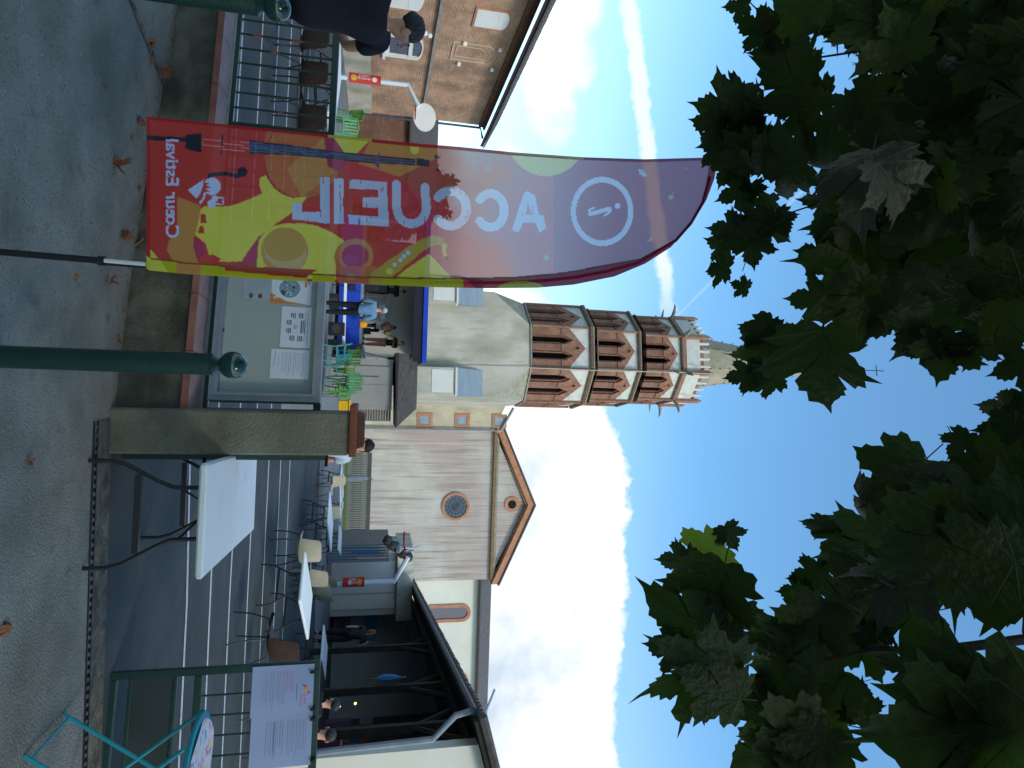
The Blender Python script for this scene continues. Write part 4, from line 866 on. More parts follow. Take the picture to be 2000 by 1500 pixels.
def sheet(name,label,c,nu,nv,draw,base=(.62,.66,.76),root=None,ofs=.086,fr_=None,cat='poster',parent=None,group=None):
    # c: four (px,py) corners in order: reading-left-bottom, right-bottom, right-top, left-top
    f=fr_ or wl
    q=[f(x,y,ofs) for x,y in c];l=[min(q[0][0],q[3][0]),max(q[1][0],q[2][0])];z=[min(q[0][1],q[1][1]),max(q[2][1],q[3][1])]
    uu=np.tile(np.linspace(0,1,nu),nv);v_=np.repeat(np.linspace(0,1,nv),nu);pz=Print(uu*100,v_*100*(z[1]-z[0])/(l[1]-l[0]),base,0);draw(pz,100*(z[1]-z[0])/(l[1]-l[0]))
    P_=[(l[0]+(l[1]-l[0])*a,ofs+.002*math.sin(5*a+3*b),z[0]+(z[1]-z[0])*b) for a,b in zip(uu,v_)]
    rt,rr=(WO,WR) if f is wl else (GO,GR)
    o=grid(nu,nv,P_,name,pm,None,pz);o.location=rt;o.rotation_euler.z=rr
    tag(o,label,cat,group);return o
def lines(pz,x0,x1,y1,y0,n,col=(.26,.28,.38),w=1.3,rag=.3,step=3):
    for k in range(n):
        y=y1-(y1-y0)*k/max(1,n-1);x=x0;e=x1-random.random()*rag*(x1-x0)
        while x<e:
            l=random.uniform(2,7);pz.stroke([(x,y),(min(x+l,e),y)],w,col);x+=l+1.6
def d_orange(pz,h):
    o=(.55,.20,.05);pz.poly([(0,0),(100,0),(0,26)],o) if False else None
    pz.poly([(100,0),(100,28),(78,0)],o);pz.poly([(60,0),(100,0),(100,h*.55),(92,h*.4),(70,10)],o);pz.poly([(100,h*.05),(100,h),(85,h*.0)],o)
    pz.ell(46,h*.46,37,37,(.7,.72,.78));pz.ell(46,h*.46,33,33,(.16,.30,.42))
    for k in range(26): pz.ell(46+random.uniform(-24,24),h*.46+random.uniform(-24,24),random.uniform(2,6),random.uniform(2,6),random.choice([(.5,.12,.05),(.08,.22,.1),(.55,.35,.15),(.05,.08,.15),(.4,.5,.6)]))
    pz.text('ÉTÉ',(52,5),(1,.2),(-.2,1),20,(.65,.68,.75),width=34,bold=.02);pz.poly([(4,h*.83),(40,h*.83),(40,h*.88),(4,h*.88)],o);pz.stroke([(10,h*.93),(28,h*.93)],5,(.1,.35,.5))
def d_grid(pz,h):
    lines(pz,14,86,h-8,h-14,2,w=1.6,rag=.1)
    P9=[(22,.70),(40,.80),(60,.80),(78,.70),(78,.45),(60,.32),(40,.32),(22,.45),(50,.80),(50,.56)]
    for i,(x,t) in enumerate(P9): 
        for k in range(3): pz.stroke([(x-6,h*t-k*4),(x+6-random.random()*4,h*t-k*4)],2.6 if i<9 else 1.2,(.08,.09,.13))
def d_text(pz,h): pz.stroke([(3,h*.12),(60,h*.06)],1.5,(.2,.2,.22));lines(pz,10,92,h*.9,h*.3,15);lines(pz,12,60,h*.2,h*.12,2)
def d_ph(pz,h):
    pz.ell(82,h*.30,12,9,(.07,.12,.05));pz.ell(82,h*.62,12,9,(.10,.07,.06));lines(pz,8,60,h*.8,h*.2,10,rag=.5,w=1)
sheet('poster','orange and white poster with a round picture, pinned in the notice board beside the banner','x' and [(531,540),(531,592),(607,592),(607,540)],110,150,d_orange)
sheet('notice_sheet','white notice with a ring of small dark print blocks in the middle of the board',[(551,601),(551,678),(605,678),(605,601)],120,90,d_grid,cat='notice')
sheet('notice_sheet','white text notice pinned right of the others in the notice board',[(530,684),(530,739),(602,739),(602,684)],120,150,d_text,cat='notice')
sheet('notice_sheet','faint notice with two small round photos, lowest and leftmost in the board',[(476,545),(476,584),(529,584),(529,545)],70,90,d_ph,base=(.33,.37,.42),cat='notice')
# notices on the gate
def d_menu(pz,h):
    R_=(.50,.03,.06);pz.ell(50,h*.88,4.5,4.5,(.60,.30,.08));pz.poly([(38,h*.80),(46,h*.86),(44,h*.90)],(.35,.02,.06));pz.poly([(52,h*.92),(58,h*.95),(60,h*.90)],R_)
    pz.text('Cœur',(60,h*.85),(1,0),(0,1),7,R_,width=20);pz.text('Estival',(60,h*.79),(1,0),(0,1),7,R_,width=22);lines(pz,38,72,h*.73,h*.73,1,(.12,.12,.3),2)
    lines(pz,12,60,h*.67,h*.56,4,(.36,.16,.25));lines(pz,12,88,h*.52,h*.16,11,(.20,.22,.34))
def d_menu2(pz,h): lines(pz,10,92,h*.90,h*.6,9,(.19,.21,.32));lines(pz,12,80,h*.52,h*.25,8,(.18,.20,.30));lines(pz,14,88,h*.38,h*.37,2,(.15,.16,.3),1.8)
def gsheet(lab,px0,px1,py0,py1,d):
    sheet('gate_notice',lab,[(px0,py0),(px0,py1),(px1,py1),(px1,py0)],110,150,d,base=(.27,.33,.53),ofs=-.03,fr_=gl,cat='notice')
gsheet('white festival notice with a small red logo, nearer the gate edge',494,610,1303,1394,d_menu)
gsheet('white text-only notice clipped to the gate, right of the one with the logo',491,606,1401,1494,d_menu2)
cl=M()
for py in (1312,1385,1404,1484): l_,z_=gl(612,py,-.03);cl.box(l_-.008,l_+.008,-.045,-.022,z_-.02,z_+.012)
cl.build('clip',black,gate,local=True)['kind']='stuff'
# ================================================================ BOLLARDS
def bollard(px,py,YY,lab,zb=0,r=.048):
    c=aY(px,py,YY);t=thing('bollard',lab,'bollard',(c.x,YY,zb),'ball-topped bollards on the pavement')
    M().lathe([(r,.0),(r,c.z-zb-.085),(r*.82,c.z-zb-.075),(r*.5,c.z-zb-.068)],(0,0,0),28).build('shaft',green,t,smooth=True,local=True)
    M().lathe([(r*1.02,c.z-zb-.088),(r*1.04,c.z-zb-.08),(r*.7,c.z-zb-.066),(r*.55,c.z-zb-.055)],(0,0,0),28).build('collar',green,t,smooth=True,local=True)
    rb=.061;M().lathe([(rb*math.sin(math.pi*k/16)+1e-4,c.z-zb-rb*math.cos(math.pi*k/16)) for k in range(17)],(0,0,0),28).build('ball',mat('glossy_green_enamel',(.004,.035,.03),None,1,.08,spec=.8),t,smooth=True,local=True)
bollard(455,713,3.06,'dark green bollard with a glossy ball top standing in front of the notice board')
bollard(541,14,3.06,'dark green ball-topped bollard at the edge of the picture in front of the leaning man',.0)
# ================================================================ FOLDING TABLES
def make_table(lab,L_=1.83,Wd=.76,hh_=.735):
    t=thing('folding_table',lab,'table',(0,0,0),'white folding tables set out in the courtyard')
    M().bbox(-Wd/2,Wd/2,-L_/2,L_/2,hh_-.045,hh_,.012).build('tabletop',[white][0],t,local=True)
    for s in (-1,1):
        y=s*(L_/2-.30)
        g_=M()
        for e in (-1,1): g_.tube([(e*.15,y,hh_-.045),(e*.155,y,.46),(e*.19,y,.38),(e*.29,y,.2),(e*.31,y,.12),(e*.31,y,.0)],.013,8)
        g_.build('leg_frame',steel,t,local=True,smooth=True)
        M().ob((0,y,.27),(.46,.028,.035)).build('stretcher',steel,t,local=True)
        M().tube([(-.15,y,.50),(0,y-s*.25,.62),(.15,y,.50)],.008,6).tube([(0,y-s*.25,.62),(0,y-s*.45,hh_-.045)],.008,6).build('brace',steel,t,local=True)
    return t
def place_table(t,cx,cy,rz,h=1): t.location=(cx,cy,0);t.rotation_euler.z=rz
T1=make_table('large white folding table nearest the camera, just inside the gateway',1.54,.64,.715)
place_table(T1,.86,4.60,math.radians(-3))
TB=make_table('x',1.83,.76,.66)
T2=TB;T2['label']='white folding table between the brown chair and the beige chairs, end towards the gate'
T3=dup(TB,label='white folding table farthest right, in front of the covered shelter')
T4=dup(TB,label='white folding table behind the near one, beside the beige armchairs')
T5=dup(TB,label='white folding table beyond, its edge just showing behind the beige chair')
T6=dup(TB,label='small-looking white table with plates, by the closed grey parasol')
T7=dup(TB,label='white folding table behind the railing, half hidden by the leaning man')
T8=dup(TB,label='white folding table behind the railing, reaching the left edge of the banner')
def fit(t,pts,z=.715):
    P4=[aZ(x,y,z) for x,y in pts];c=sum(P4,Vector())/4;d=(P4[0]+P4[1]-P4[2]-P4[3]);t.location=(c.x,c.y,0);t.rotation_euler.z=math.atan2(d.y,d.x)-math.pi/2
    t.scale=(1,1,1);return t
# each table given by its long axis: two end mid-points
def axis(t,e0,e1,z=.715):
    a=aZ(*e0,z);b=aZ(*e1,z);c=(a+b)/2;d=(b-a);t.location=(c.x,c.y,0);t.rotation_euler.z=math.atan2(d.y,d.x)-math.pi/2
    l=d.length;print('table',round(l,2),round(c.x,2),round(c.y,2))
for t,cx,cy,dg in ((T2,3.5,10.6,-38),(T3,6.4,15.4,-37),(T4,3.5,16.0,-36),(T5,5.2,21.2,-20),(T6,3.6,20.9,-60),(T7,-6.1,13.6,48),(T8,-5.05,12.6,45)):
    t.location=(cx,cy,0);t.rotation_euler.z=math.radians(dg)
# ================================================================ CHAIRS
def make_chair(lab,shell,arm=False):
    t=thing('chair',lab,'chair',(0,0,0),'plastic shell chairs round the tables')
    mm=M()
    # moulded seat and back as a curved sheet: profile in (y,z), seat front at -y
    prof=[(-.21,.43),(-.19,.455),(-.05,.44),(.10,.43),(.17,.455),(.20,.52),(.215,.60),(.235,.72),(.25,.82)]
    n=9;top=[];bot=[]
    for i,(y,z) in enumerate(prof):
        wdt=.215 if i<5 else .205-.01*(i-5)
        for k in range(n):
            u=-1+2*k/(n-1);cvx=abs(u)**3*.03
            top.append((u*wdt,y-(cvx if i>4 else 0),z+(cvx if i<=4 else -(abs(u)**6)*.03*(i==8))));bot.append((u*wdt,y+(.012 if i>4 else 0)-(cvx if i>4 else 0),z-.012*(i<=4)+(cvx if i<=4 else -(abs(u)**6)*.03*(i==8))))
    vs=top+bot;fs=[];R_=len(prof)
    def tri(o,i,k): return o+i*n+k
    for i in range(R_-1):
        for k in range(n-1):
            fs.append((tri(0,i,k),tri(0,i,k+1),tri(0,i+1,k+1),tri(0,i+1,k)));o=R_*n;fs.append((tri(o,i,k),tri(o,i+1,k),tri(o,i+1,k+1),tri(o,i,k+1)))
    o=R_*n
    for i in range(R_-1):
        fs+= [(tri(0,i,0),tri(0,i+1,0),tri(o,i+1,0),tri(o,i,0)),(tri(0,i,n-1),tri(o,i,n-1),tri(o,i+1,n-1),tri(0,i+1,n-1))]
    for k in range(n-1): fs+= [(tri(0,0,k),tri(o,0,k),tri(o,0,k+1),tri(0,0,k+1)),(tri(0,R_-1,k),tri(0,R_-1,k+1),tri(o,R_-1,k+1),tri(o,R_-1,k))]
    mm.add(vs,fs).build('shell',shell,t,local=True,smooth=True)
    for s in (-1,1):
        M().tube([(s*.17,-.15,.42),(s*.215,-.20,.22),(s*.22,-.23,0)],.010,6).build('leg',steel,t,local=True,smooth=True)
        M().tube([(s*.17,.15,.42),(s*.215,.20,.22),(s*.22,.25,0)],.010,6).build('leg',steel,t,local=True,smooth=True)
        if arm: M().tube([(s*.22,-.15,.42),(s*.25,-.15,.64),(s*.24,.2,.66)],.018,6).build('armrest',shell,t,local=True,smooth=True)
    M().tube([(-.17,-.15,.42),(.17,-.15,.42)],.009,6).tube([(-.17,.15,.42),(.17,.15,.42)],.009,6).build('cross_bar',steel,t,local=True)
    return t
CB=make_chair('brown plastic chair standing alone in front of the gate, its back to the right',brownwood)
def at_chair(c,px,py,z,rz): p=aZ(px,py,z);c.location=(p.x,p.y,0);c.rotation_euler.z=math.radians(rz)
at_chair(CB,545,1245,.55,-150)
for lab,px,py,Y_,rz in [('brown chair under the railing nearest the leaning man',628,98,9.6,160),('brown chair behind the railing, second from the man',624,163,9.6,165),('brown chair behind the railing, beside the banner edge',624,246,9.6,170),
      ('dark chair seen between the shelter table and the gate rail',600,1345,9.0,200)]:
    c=dup(CB,label=lab);p=aY(px,py,Y_);c.location=(p.x,Y_,0);c.rotation_euler.z=math.radians(rz)
CE=make_chair('beige chair between the two folding tables, back to the camera',beige)
p=aY(617,1068,11.3);CE.location=(p.x,11.3,0);CE.rotation_euler.z=math.radians(185)
for lab,px,py,Y_,rz in [('beige armchair facing the farther folding table',660,1010,16.8,20),('beige chair tucked in behind the nearer right-hand table',628,1118,13.3,200),('second beige chair of the row behind the right-hand table',634,1136,14.2,215),
      ('third beige chair of the row, lightest and leaning on the others',640,1150,15.2,225),('beige chair with a dark bag, by the grey parasol',660,948,19.5,30),('beige chair half hidden at the far end of the row',655,1125,17.0,210)]:
    c=dup(CE,label=lab);p=aY(px,py,Y_);c.location=(p.x,Y_,0);c.rotation_euler.z=math.radians(rz)
# stacks of green plastic garden chairs
def make_gchair(lab,m_):
    t=thing('garden_chair',lab,'chair',(0,0,0),'green plastic garden chairs')
    M().bbox(-.24,.24,-.22,.22,.41,.44,.01).build('seat',m_,t,local=True)
    for k in range(5): M().ob((-.18+.09*k,.25,.62),(.05,.015,.36),rx=-.15).build('back_slat',m_,t,local=True)
    M().tube([(-.25,.22,.42),(-.24,.29,.80),(0,.31,.86),(.24,.29,.80),(.25,.22,.42)],.02,6).build('back_frame',m_,t,local=True)
    for s in (-1,1):
        for e in (-1,1): M().tube([(s*.22,e*.2,.42),(s*.26,e*.24,0)],.02,6).build('leg',m_,t,local=True)
        M().tube([(s*.26,-.2,.2),(s*.27,-.18,.64),(s*.26,.25,.66)],.018,6).build('armrest',m_,t,local=True)
    return t
gm1=mat('lime_green_plastic',(.07,.21,.02),(.10,.26,.04),2,.4);gm2=mat('mint_green_plastic',(.08,.27,.12),(.11,.32,.15),2,.4);gm3=mat('teal_plastic',(.03,.22,.22),(.05,.26,.26),2,.4)
G1=make_gchair('lime green garden chair at the right of the group beside the shed door',gm1);G1.location=(aY(660,775,20).x,20,0);G1.rotation_euler.z=.4
for i,(m_,px,Y_,z,rz,lab) in enumerate([(gm2,758,20.3,.10,.2,'mint green garden chair stacked in the middle of the green group'),(gm1,738,20.5,.28,-.2,'lime green garden chair raised on the stack in the middle'),(gm3,715,20.2,.0,.9,'teal garden chair low at the left of the green group'),
       (gm1,703,20.6,.30,2.8,'lime green garden chair topmost by the stage corner'),(gm2,748,20.0,.38,3.0,'mint green garden chair topmost of the stack'),(gm3,690,20.1,.0,1.6,'teal garden chair nearest the stage'),
       (gm2,244,19.6,.0,.3,'mint green garden chair beyond the left tables'),(gm1,236,20.2,.15,2.6,'lime green garden chair beyond the left tables, behind the mint one')]):
    c=make_gchair(lab,m_);c.location=(aY(660,px,Y_).x,Y_,z);c.rotation_euler.z=rz
p=aY(670,797,12);yc=thing('yellow_crate','bright yellow plastic crate showing behind the concrete pillar','crate',(p.x,12,0))
cz0=aY(661,797,12).z;cz1=aY(681,797,12).z
yl=mat('yellow_plastic',(.55,.30,.01),(.6,.36,.02),2,.5)
M().bbox(p.x-.14,p.x+.14,11.9,12.2,cz0,cz1,.01).build('crate_body',yl,yc);M().bbox(p.x-.16,p.x+.16,11.88,12.22,cz1,cz1+.03,.008).build('rim',yl,yc);M().box(p.x-.2,p.x+.2,11.85,12.25,0,cz0).build('stand',zinc,yc)
# ================================================================ TURQUOISE BISTRO TABLE
tq=mat('turquoise_paint',(.01,.22,.28),(.015,.27,.33),2,.35)
c=aZ(385,1408,.735);bt_=thing('bistro_table','turquoise folding bistro table with a patterned cloth at the picture corner','table',(c.x+.30,c.y+.02,0))
M().lathe([(.295,.725),(.305,.73),(.305,.745),(.295,.75),(0.001,.75)],(0,0,0),40).build('tabletop',tq,bt_,local=True,smooth=True)
nu=60;uu=np.tile(np.linspace(-1,1,nu),nu);v_=np.repeat(np.linspace(-1,1,nu),nu);pz=Print(uu*10,v_*10,(.50,.50,.58),0)
for k in range(70): pz.ell(random.uniform(-10,10),random.uniform(-10,10),random.uniform(.3,1),random.uniform(.3,1.2),random.choice([(.5,.1,.15),(.6,.4,.1),(.1,.3,.5),(.4,.5,.2),(.4,.2,.45)]))
P_=[]
for a,b in zip(uu,v_):
    r_=max(abs(a),abs(b));th_=math.atan2(b,a);P_.append((.27*r_*math.cos(th_),.27*r_*math.sin(th_),.756+.006*math.sin(4*th_)*r_+.02*(r_<.4)*(.4-r_)))
cl_=grid(nu,nu,P_,'table_cloth',pm,None,pz);cl_.location=bt_.location;tag(cl_,'crumpled floral cloth lying on the turquoise bistro table','cloth')
for s in (-1,1):
    for yy in (-.2,.2): M().tube([(s*-.25,yy,.72),(s*.28,yy,.0)],.011,8).build('leg',tq,bt_,local=True)
M().tube([(-.26,-.2,.03),(-.26,.2,.03)],.007,6).build('stretcher',tq,bt_,local=True);M().tube([(.26,-.2,.03),(.26,.2,.03)],.007,6).build('stretcher',tq,bt_,local=True)
# ================================================================ BASKETBALL HOOPS
hw=mat('white_hoop_paint',(.50,.56,.64),(.56,.62,.70),2,.5)
def hoop(lab,Y_,base,s0,s1,elbow,tip,bb0,bb1,ring0,ring1,signflip,bw_):
    b=aY(*base,Y_);t=thing('basketball_hoop',lab,'basketball hoop',(b.x,Y_,0))
    e=aY(*elbow,Y_);q=aY(*tip,Y_)
    M().tube([(b.x,Y_,0),e,q],.085,8).build('pole',hw,t)
    a=aY(*s0,Y_-.12);c_=aY(*s1,Y_-.12)
    nu,nv=40,90;w2=bw_
    uu=np.tile(np.linspace(0,1,nu),nv);v_=np.repeat(np.linspace(0,1,nv),nu);pz=Print(uu*30,v_*90,(.45,.04,.03),0)
    pz.ell(15,14 if signflip else 70,9,9,(.55,.33,.06));pz.text('Cœur',(9,28),(0,1),(-1,0),12,(.65,.6,.62),width=30);pz.text('Estival',(18,26),(0,1),(-1,0),12,(.65,.6,.62),width=34);pz.ell(15,72 if signflip else 30,7,7,(.6,.6,.66))
    P_=[(a.x-w2/2+w2*x_,Y_-.10-.04*math.sin(math.pi*x_),a.z+(c_.z-a.z)*y_) for x_,y_ in zip(uu,v_)]
    o=grid(nu,nv,P_,'hoop_sign',pm,None,pz);tag(o,'red festival panel wrapped round the pole of the '+('left' if signflip else 'right')+' basketball hoop','sign')
    u=aY(*bb0,Y_);v=aY(*bb1,Y_);return t,u,v
t,_,_=hoop('white basketball hoop in front of the brick building with a red panel on its pole',24,(660,150),(682,150),(744,158),(797,166),(818,208),(815,224),(845,232),0,0,True,.36)
c=aY(829,231,24.1);mm=M();pl=[(c.x+.52*math.cos(2*math.pi*k/24),24.0,c.z+.36*math.sin(2*math.pi*k/24)*(1.15)) for k in range(24)];mm.ext(pl,(0,.05,0)).build('backboard',wh,t)
M().tube([(c.x+.23*math.cos(2*math.pi*k/16),23.7+.23*math.sin(2*math.pi*k/16),c.z-.36) for k in range(17)],.018,5,False).build('rim',mat('red_rim',(.4,.03,.03),None,1,.6),t)
c2=aY(800,165,24)
t,_,_=hoop('white basketball hoop by the garages with a small red panel low on its pole',20,(640,1144),(669,1138),(712,1134),(770,1135),(797,1088),(795,1070),(830,1064),0,0,False,.30)
c=aY(797,1080,20);d_=aY(830,1064,20)
M().add([(c.x-.15,19.7,c.z-.1),(c.x+.1,20.5,c.z-.1),(d_.x+.05,20.3,d_.z),(d_.x-.1,19.8,d_.z)],[(0,1,2,3),(3,2,1,0)]).build('backboard',hw,t)
M().ext([(c.x-.25,19.7,c.z-.1),(c.x-.05,20.4,c.z-.1),(c.x-.02,20.4,c.z+.55),(c.x-.22,19.7,c.z+.55)],(.04,-.01,0)).build('board_plate',hw,t)
rr_=aY(789,1052,20);M().tube([(rr_.x+.23*math.cos(2*math.pi*k/16),19.9+.23*math.sin(2*math.pi*k/16),rr_.z) for k in range(17)],.02,5,False).build('rim',MATS['red_rim'],t)
M().tube([(c.x,20,c.z-.05),(rr_.x+.2,19.95,rr_.z)],.03,6).build('bracket',MATS['red_rim'],t)
# tarp bundle on top of the container
c=aY(772,1066,24);tp=thing('tarpaulin_bundle','crumpled black and grey tarpaulin on top of the metal container','tarpaulin',(c.x,24,0))
for k in range(9):
    q=aY(758+k*5,1060+k*4,24);M().lathe([(.01,-.2),(.18,-.12),(.22,0),(.14,.14),(.01,.2)],(q.x,24.3+.1*(k%2),q.z+.05*math.sin(k*2)),8).build('fold',[MATS['charcoal_drape'],zinc][k%3==1],tp)
# closed parasol
q0,q1=aY(676,934,22),aY(727,934,22);ps=thing('closed_parasol','closed pale grey parasol with a hooked tip by the slatted fence','parasol',(q0.x,22,0))
M().tube([(q0.x,22,q0.z-.1),(q0.x,22,q0.z+.1),(q0.x,22,(q0.z+q1.z)/2),(q0.x,22,q1.z-.15)],[.05,.13,.11,.06],10).build('canopy',mat('grey_canvas',(.24,.27,.27),(.29,.32,.32),4,.9),ps,smooth=True)
M().tube([(q0.x,22,0),(q0.x,22,q1.z-.1),(q0.x,22,q1.z-.02),(q0.x+.07,22,q1.z)],.022,6).build('pole',zinc,ps)
# blue umbrella cloth on shelter post, wall lights
s=s_at(1338);q=S(s,-.12,0);zt0,zt1=aPl(736,1338,q,sdv).z if False else aY(737,1338,q.y).z,aY(783,1338,q.y).z
bu=thing('blue_umbrella','closed blue umbrella hanging on the timber post of the shelter','umbrella',(q.x,q.y,0))
M().tube([(q.x,q.y,zt0),(q.x,q.y,zt0+.15),(q.x,q.y,zt1-.2),(q.x,q.y,zt1)],[.05,.10,.09,.02],8).build('cloth',mat('blue_nylon',(.03,.13,.30),(.04,.17,.36),3,.6),bu,smooth=True)
M().tube([(q.x,q.y,zt0-.1),(q.x,q.y,zt1+.12)],.012,6).build('tip',mat('wood_tip',(.3,.2,.12),None,1,.6),bu)
def lampmat():
    m=bpy.data.materials.new('lit_bulb');m.use_nodes=True;b=m.node_tree.nodes['Principled BSDF'];b.inputs['Emission Color'].default_value=(1,.75,.3,1);b.inputs['Emission Strength'].default_value=2.5;return m
lb=lampmat()
for px,py,lab,r_ in ((694,1374,'larger lit bulb glowing in the dark bar opening',.06),(664,1380,'smaller dim lit bulb low beside the counter',.035)):
    q=aPl(px,py,S(0,4.2,0),snv);b_=thing('light_bulb',lab,'lamp',q);M().lathe([(.001,-r_),(r_*.8,-r_*.5),(r_,0),(r_*.6,r_*.7),(.001,r_)],(0,0,0),10).build('glass',lb,b_,local=True,smooth=True);M().lathe([(.02,r_*.9),(.02,r_*1.6)],(0,0,0),8).build('socket',black,b_,local=True)
# serving counter in the shelter
sa,sb=s_at(1270),s_at(1440);ct_=thing('serving_counter','long counter with a pink-edged top in the shelter','counter',S((sa+sb)/2,2.4,0))
sbox(M(),sb,sa,2.1,2.8,.0,1.0).build('counter_front',mat('dark_counter_cloth',(.03,.01,.015),(.05,.015,.02),3,.9),ct_);sbox(M(),sb-.05,sa+.05,2.05,2.85,1.0,1.05).build('counter_top',mat('pink_top',(.30,.12,.18),(.34,.15,.21),3,.7),ct_)
for py,c_,n_,lab,hh_ in ((1292,(.42,.44,.5),'box','white bucket-like tub on the counter',.35),(1306,(.30,.32,.36),'pot','grey cooking pot on the counter',.22),(1340,(.35,.35,.7),'cup_stack','small lilac cup stack on the counter',.16),(1326,(.13,.08,.05),'bread_basket','brown basket on the counter beside the cups',.14)):
    s=s_at(py);q=S(s,2.4,1.05);t=thing(n_ if n_!='box' else 'tub',lab,{'box':'tub','pot':'pot','cup_stack':'cups','bread_basket':'basket'}[n_],q);m_=mat('ware_'+n_,c_,None,1,.5);M().lathe([(.13,0),(.15,hh_),(.14,hh_),(.12,.02)],(0,0,0),12).build('body',m_,t,local=True,smooth=True);M().lathe([(.155,hh_-.02),(.165,hh_-.01),(.155,hh_)],(0,0,0),12).build('rim',m_,t,local=True)
# stage gear
def spk(lab,px,py0,py1,px1,Y_,nm='loudspeaker',cat='loudspeaker',m_=black):
    a=aY(px,py0,Y_);b=aY(px1,py1,Y_);t=thing(nm,lab,cat,((a.x+b.x)/2,Y_,a.z));M().bbox(a.x,b.x,Y_,Y_+.4,a.z,b.z,.01).build('cabinet',m_,t);cx,cz=(a.x+b.x)/2,(a.z+b.z)/2;r_=min(abs(b.x-a.x),abs(b.z-a.z))*.35
    M().lathe([(r_,0),(r_,.01),(r_*.6,.012),(.01,.012)],(0,0,0),14);M().tube([(cx,Y_-.01,cz),(cx,Y_-.03,cz)],r_,14).build('grille',mat('grille_grey',(.03,.03,.034),None,1,.7),t);return t
spk('black loudspeaker left of the blue stage skirt, standing on the ground',640,572,602,662,22)
spk('wide black stage monitor under the white tabletop',640,628,655,672,22)
spk('black amplifier on the stage floor behind the saxophonist',711,640,652,724,27,'amplifier','amplifier')
spk('black flight case hanging high beside the banner',714,556,570,756,26,'black_screen','screen')
spk('black case on the blue skirt near the banner',679,556,566,694,24.9,'black_case','case')
spk('dark monitor box in front of the stage right end',694,671,690,706,24,'stage_monitor','loudspeaker')
spk('small dark case on the ground by the stage right corner',667,672,682,681,22.5,'equipment_case','case')
spk('low wide bench box in front of the stage',640,662,674,668,21,'bench_box','box',mat('dark_brown_box',(.04,.03,.03),None,1,.8))
spk('black rack at the stage right edge',757,697,704,772,25.5,'equipment_rack','rack')
# long white trestle in front of the stage
a=aY(675,552,23);b=aY(675,672,23);tt=thing('trestle_table','narrow white trestle table in front of the blue stage skirt','table',((a.x+b.x)/2,23,0))
M().bbox(a.x,b.x,22.8,23.3,a.z-.04,a.z+.04,.01).build('tabletop',white,tt)
for x in (a.x+.1,b.x-.1):
    M().tube([(x,23,0),(x,23,a.z-.04)],.02,6).build('leg',steel,tt)
# drum kit
q=aY(716,612,27);dk=thing('drum_kit','drum kit with cymbals on the stage beside the orange bag','drum kit',(q.x,27,fl_))
chm=mat('chrome',(.55,.57,.6),None,1,.25,metal=.9);dsh=mat('drum_shell',(.35,.35,.37),(.4,.4,.42),3,.4)
M().tube([(q.x,26.8,fl_+.3),(q.x,27.2,fl_+.3)],.28,16).build('bass_drum',dsh,dk,smooth=True)
for dx,dz_,r_ in ((-.25,.62,.16),(.15,.66,.16),(.42,.5,.2)): M().lathe([(r_,0),(r_,.2)],(q.x+dx,26.9,fl_+dz_),14).build('tom_drum',dsh,dk,smooth=True)
for dx,dz_ in ((-.5,1.05),(.5,1.1),(-.7,.8)):
    M().lathe([(.2,0),(.05,.02),(.02,.035)],(q.x+dx,27,fl_+dz_),14).build('cymbal',mat('brass_cymbal',(.5,.36,.12),None,1,.3,metal=.9),dk);M().tube([(q.x+dx,27,fl_),(q.x+dx,27,fl_+dz_)],.012,5).build('cymbal_stand',chm,dk)
q=aY(709,633,24.5);ob=thing('orange_bag','small orange bag hanging at the front edge of the stage','bag',q);M().lathe([(.02,-.16),(.13,-.1),(.15,.02),(.10,.13),(.02,.16)],(0,0,0),10).build('bag_body',mat('orange_cloth',(.55,.22,.02),(.6,.27,.03),3,.8),ob,local=True,smooth=True);M().tube([(-.06,0,.14),(0,0,.24),(.06,0,.14)],.01,5).build('strap',black,ob,local=True)
# metal bracing / truss by the stage corner
tr=thing('stage_steps','aluminium handrail and steps at the right corner of the stage','steps',(aY(700,700,24.4).x,24.4,0))
x0=aY(700,686,24.4).x;x1=aY(700,712,24.4).x
for (p_,q_) in [((683,680),(683,712)),((683,696),(712,696)),((712,680),(712,712)),((672,694),(683,694)),((712,712),(760,714)),((712,688),(757,700)),((736,700),(736,714)),((757,700),(757,714)),((683,712),(712,712))]:
    M().tube([aY(*p_,24.4),aY(*q_,24.4)],.028,6).build('rail',alu,tr)
for z in (.2,.45,.7): M().box(x0,x1,24.2,24.6,z,z+.04).build('tread',zinc,tr)
# ================================================================ PEOPLE
def skinmesh(chains,sub=1):
    # chains: list of (verts, edges, radii); each its own skinned chain
    vs=[];es=[];rs=[];roots=[]
    for v,e,r in chains:
        n=len(vs);roots.append(n);vs+=[tuple(p) for p in v];es+=[(a+n,b+n) for a,b in e];rs+=r
    me=bpy.data.meshes.new('sk');me.from_pydata(vs,es,[]);ob=bpy.data.objects.new('sk',me);link(ob)
    md=ob.modifiers.new('s','SKIN');md.use_smooth_shade=True;md.branch_smoothing=.6
    sv=me.skin_vertices[0].data
    for i,r in enumerate(rs): sv[i].radius=(r,r) if not isinstance(r,tuple) else r
    for i in roots: sv[i].use_root=True
    s=ob.modifiers.new('u','SUBSURF');s.levels=sub;s.render_levels=sub
    dg=bpy.context.evaluated_depsgraph_get();ev=ob.evaluated_get(dg);nm=bpy.data.meshes.new_from_object(ev);bpy.data.objects.remove(ob);bpy.data.meshes.remove(me)
    nm.polygons.foreach_set('use_smooth',[True]*len(nm.polygons));return nm
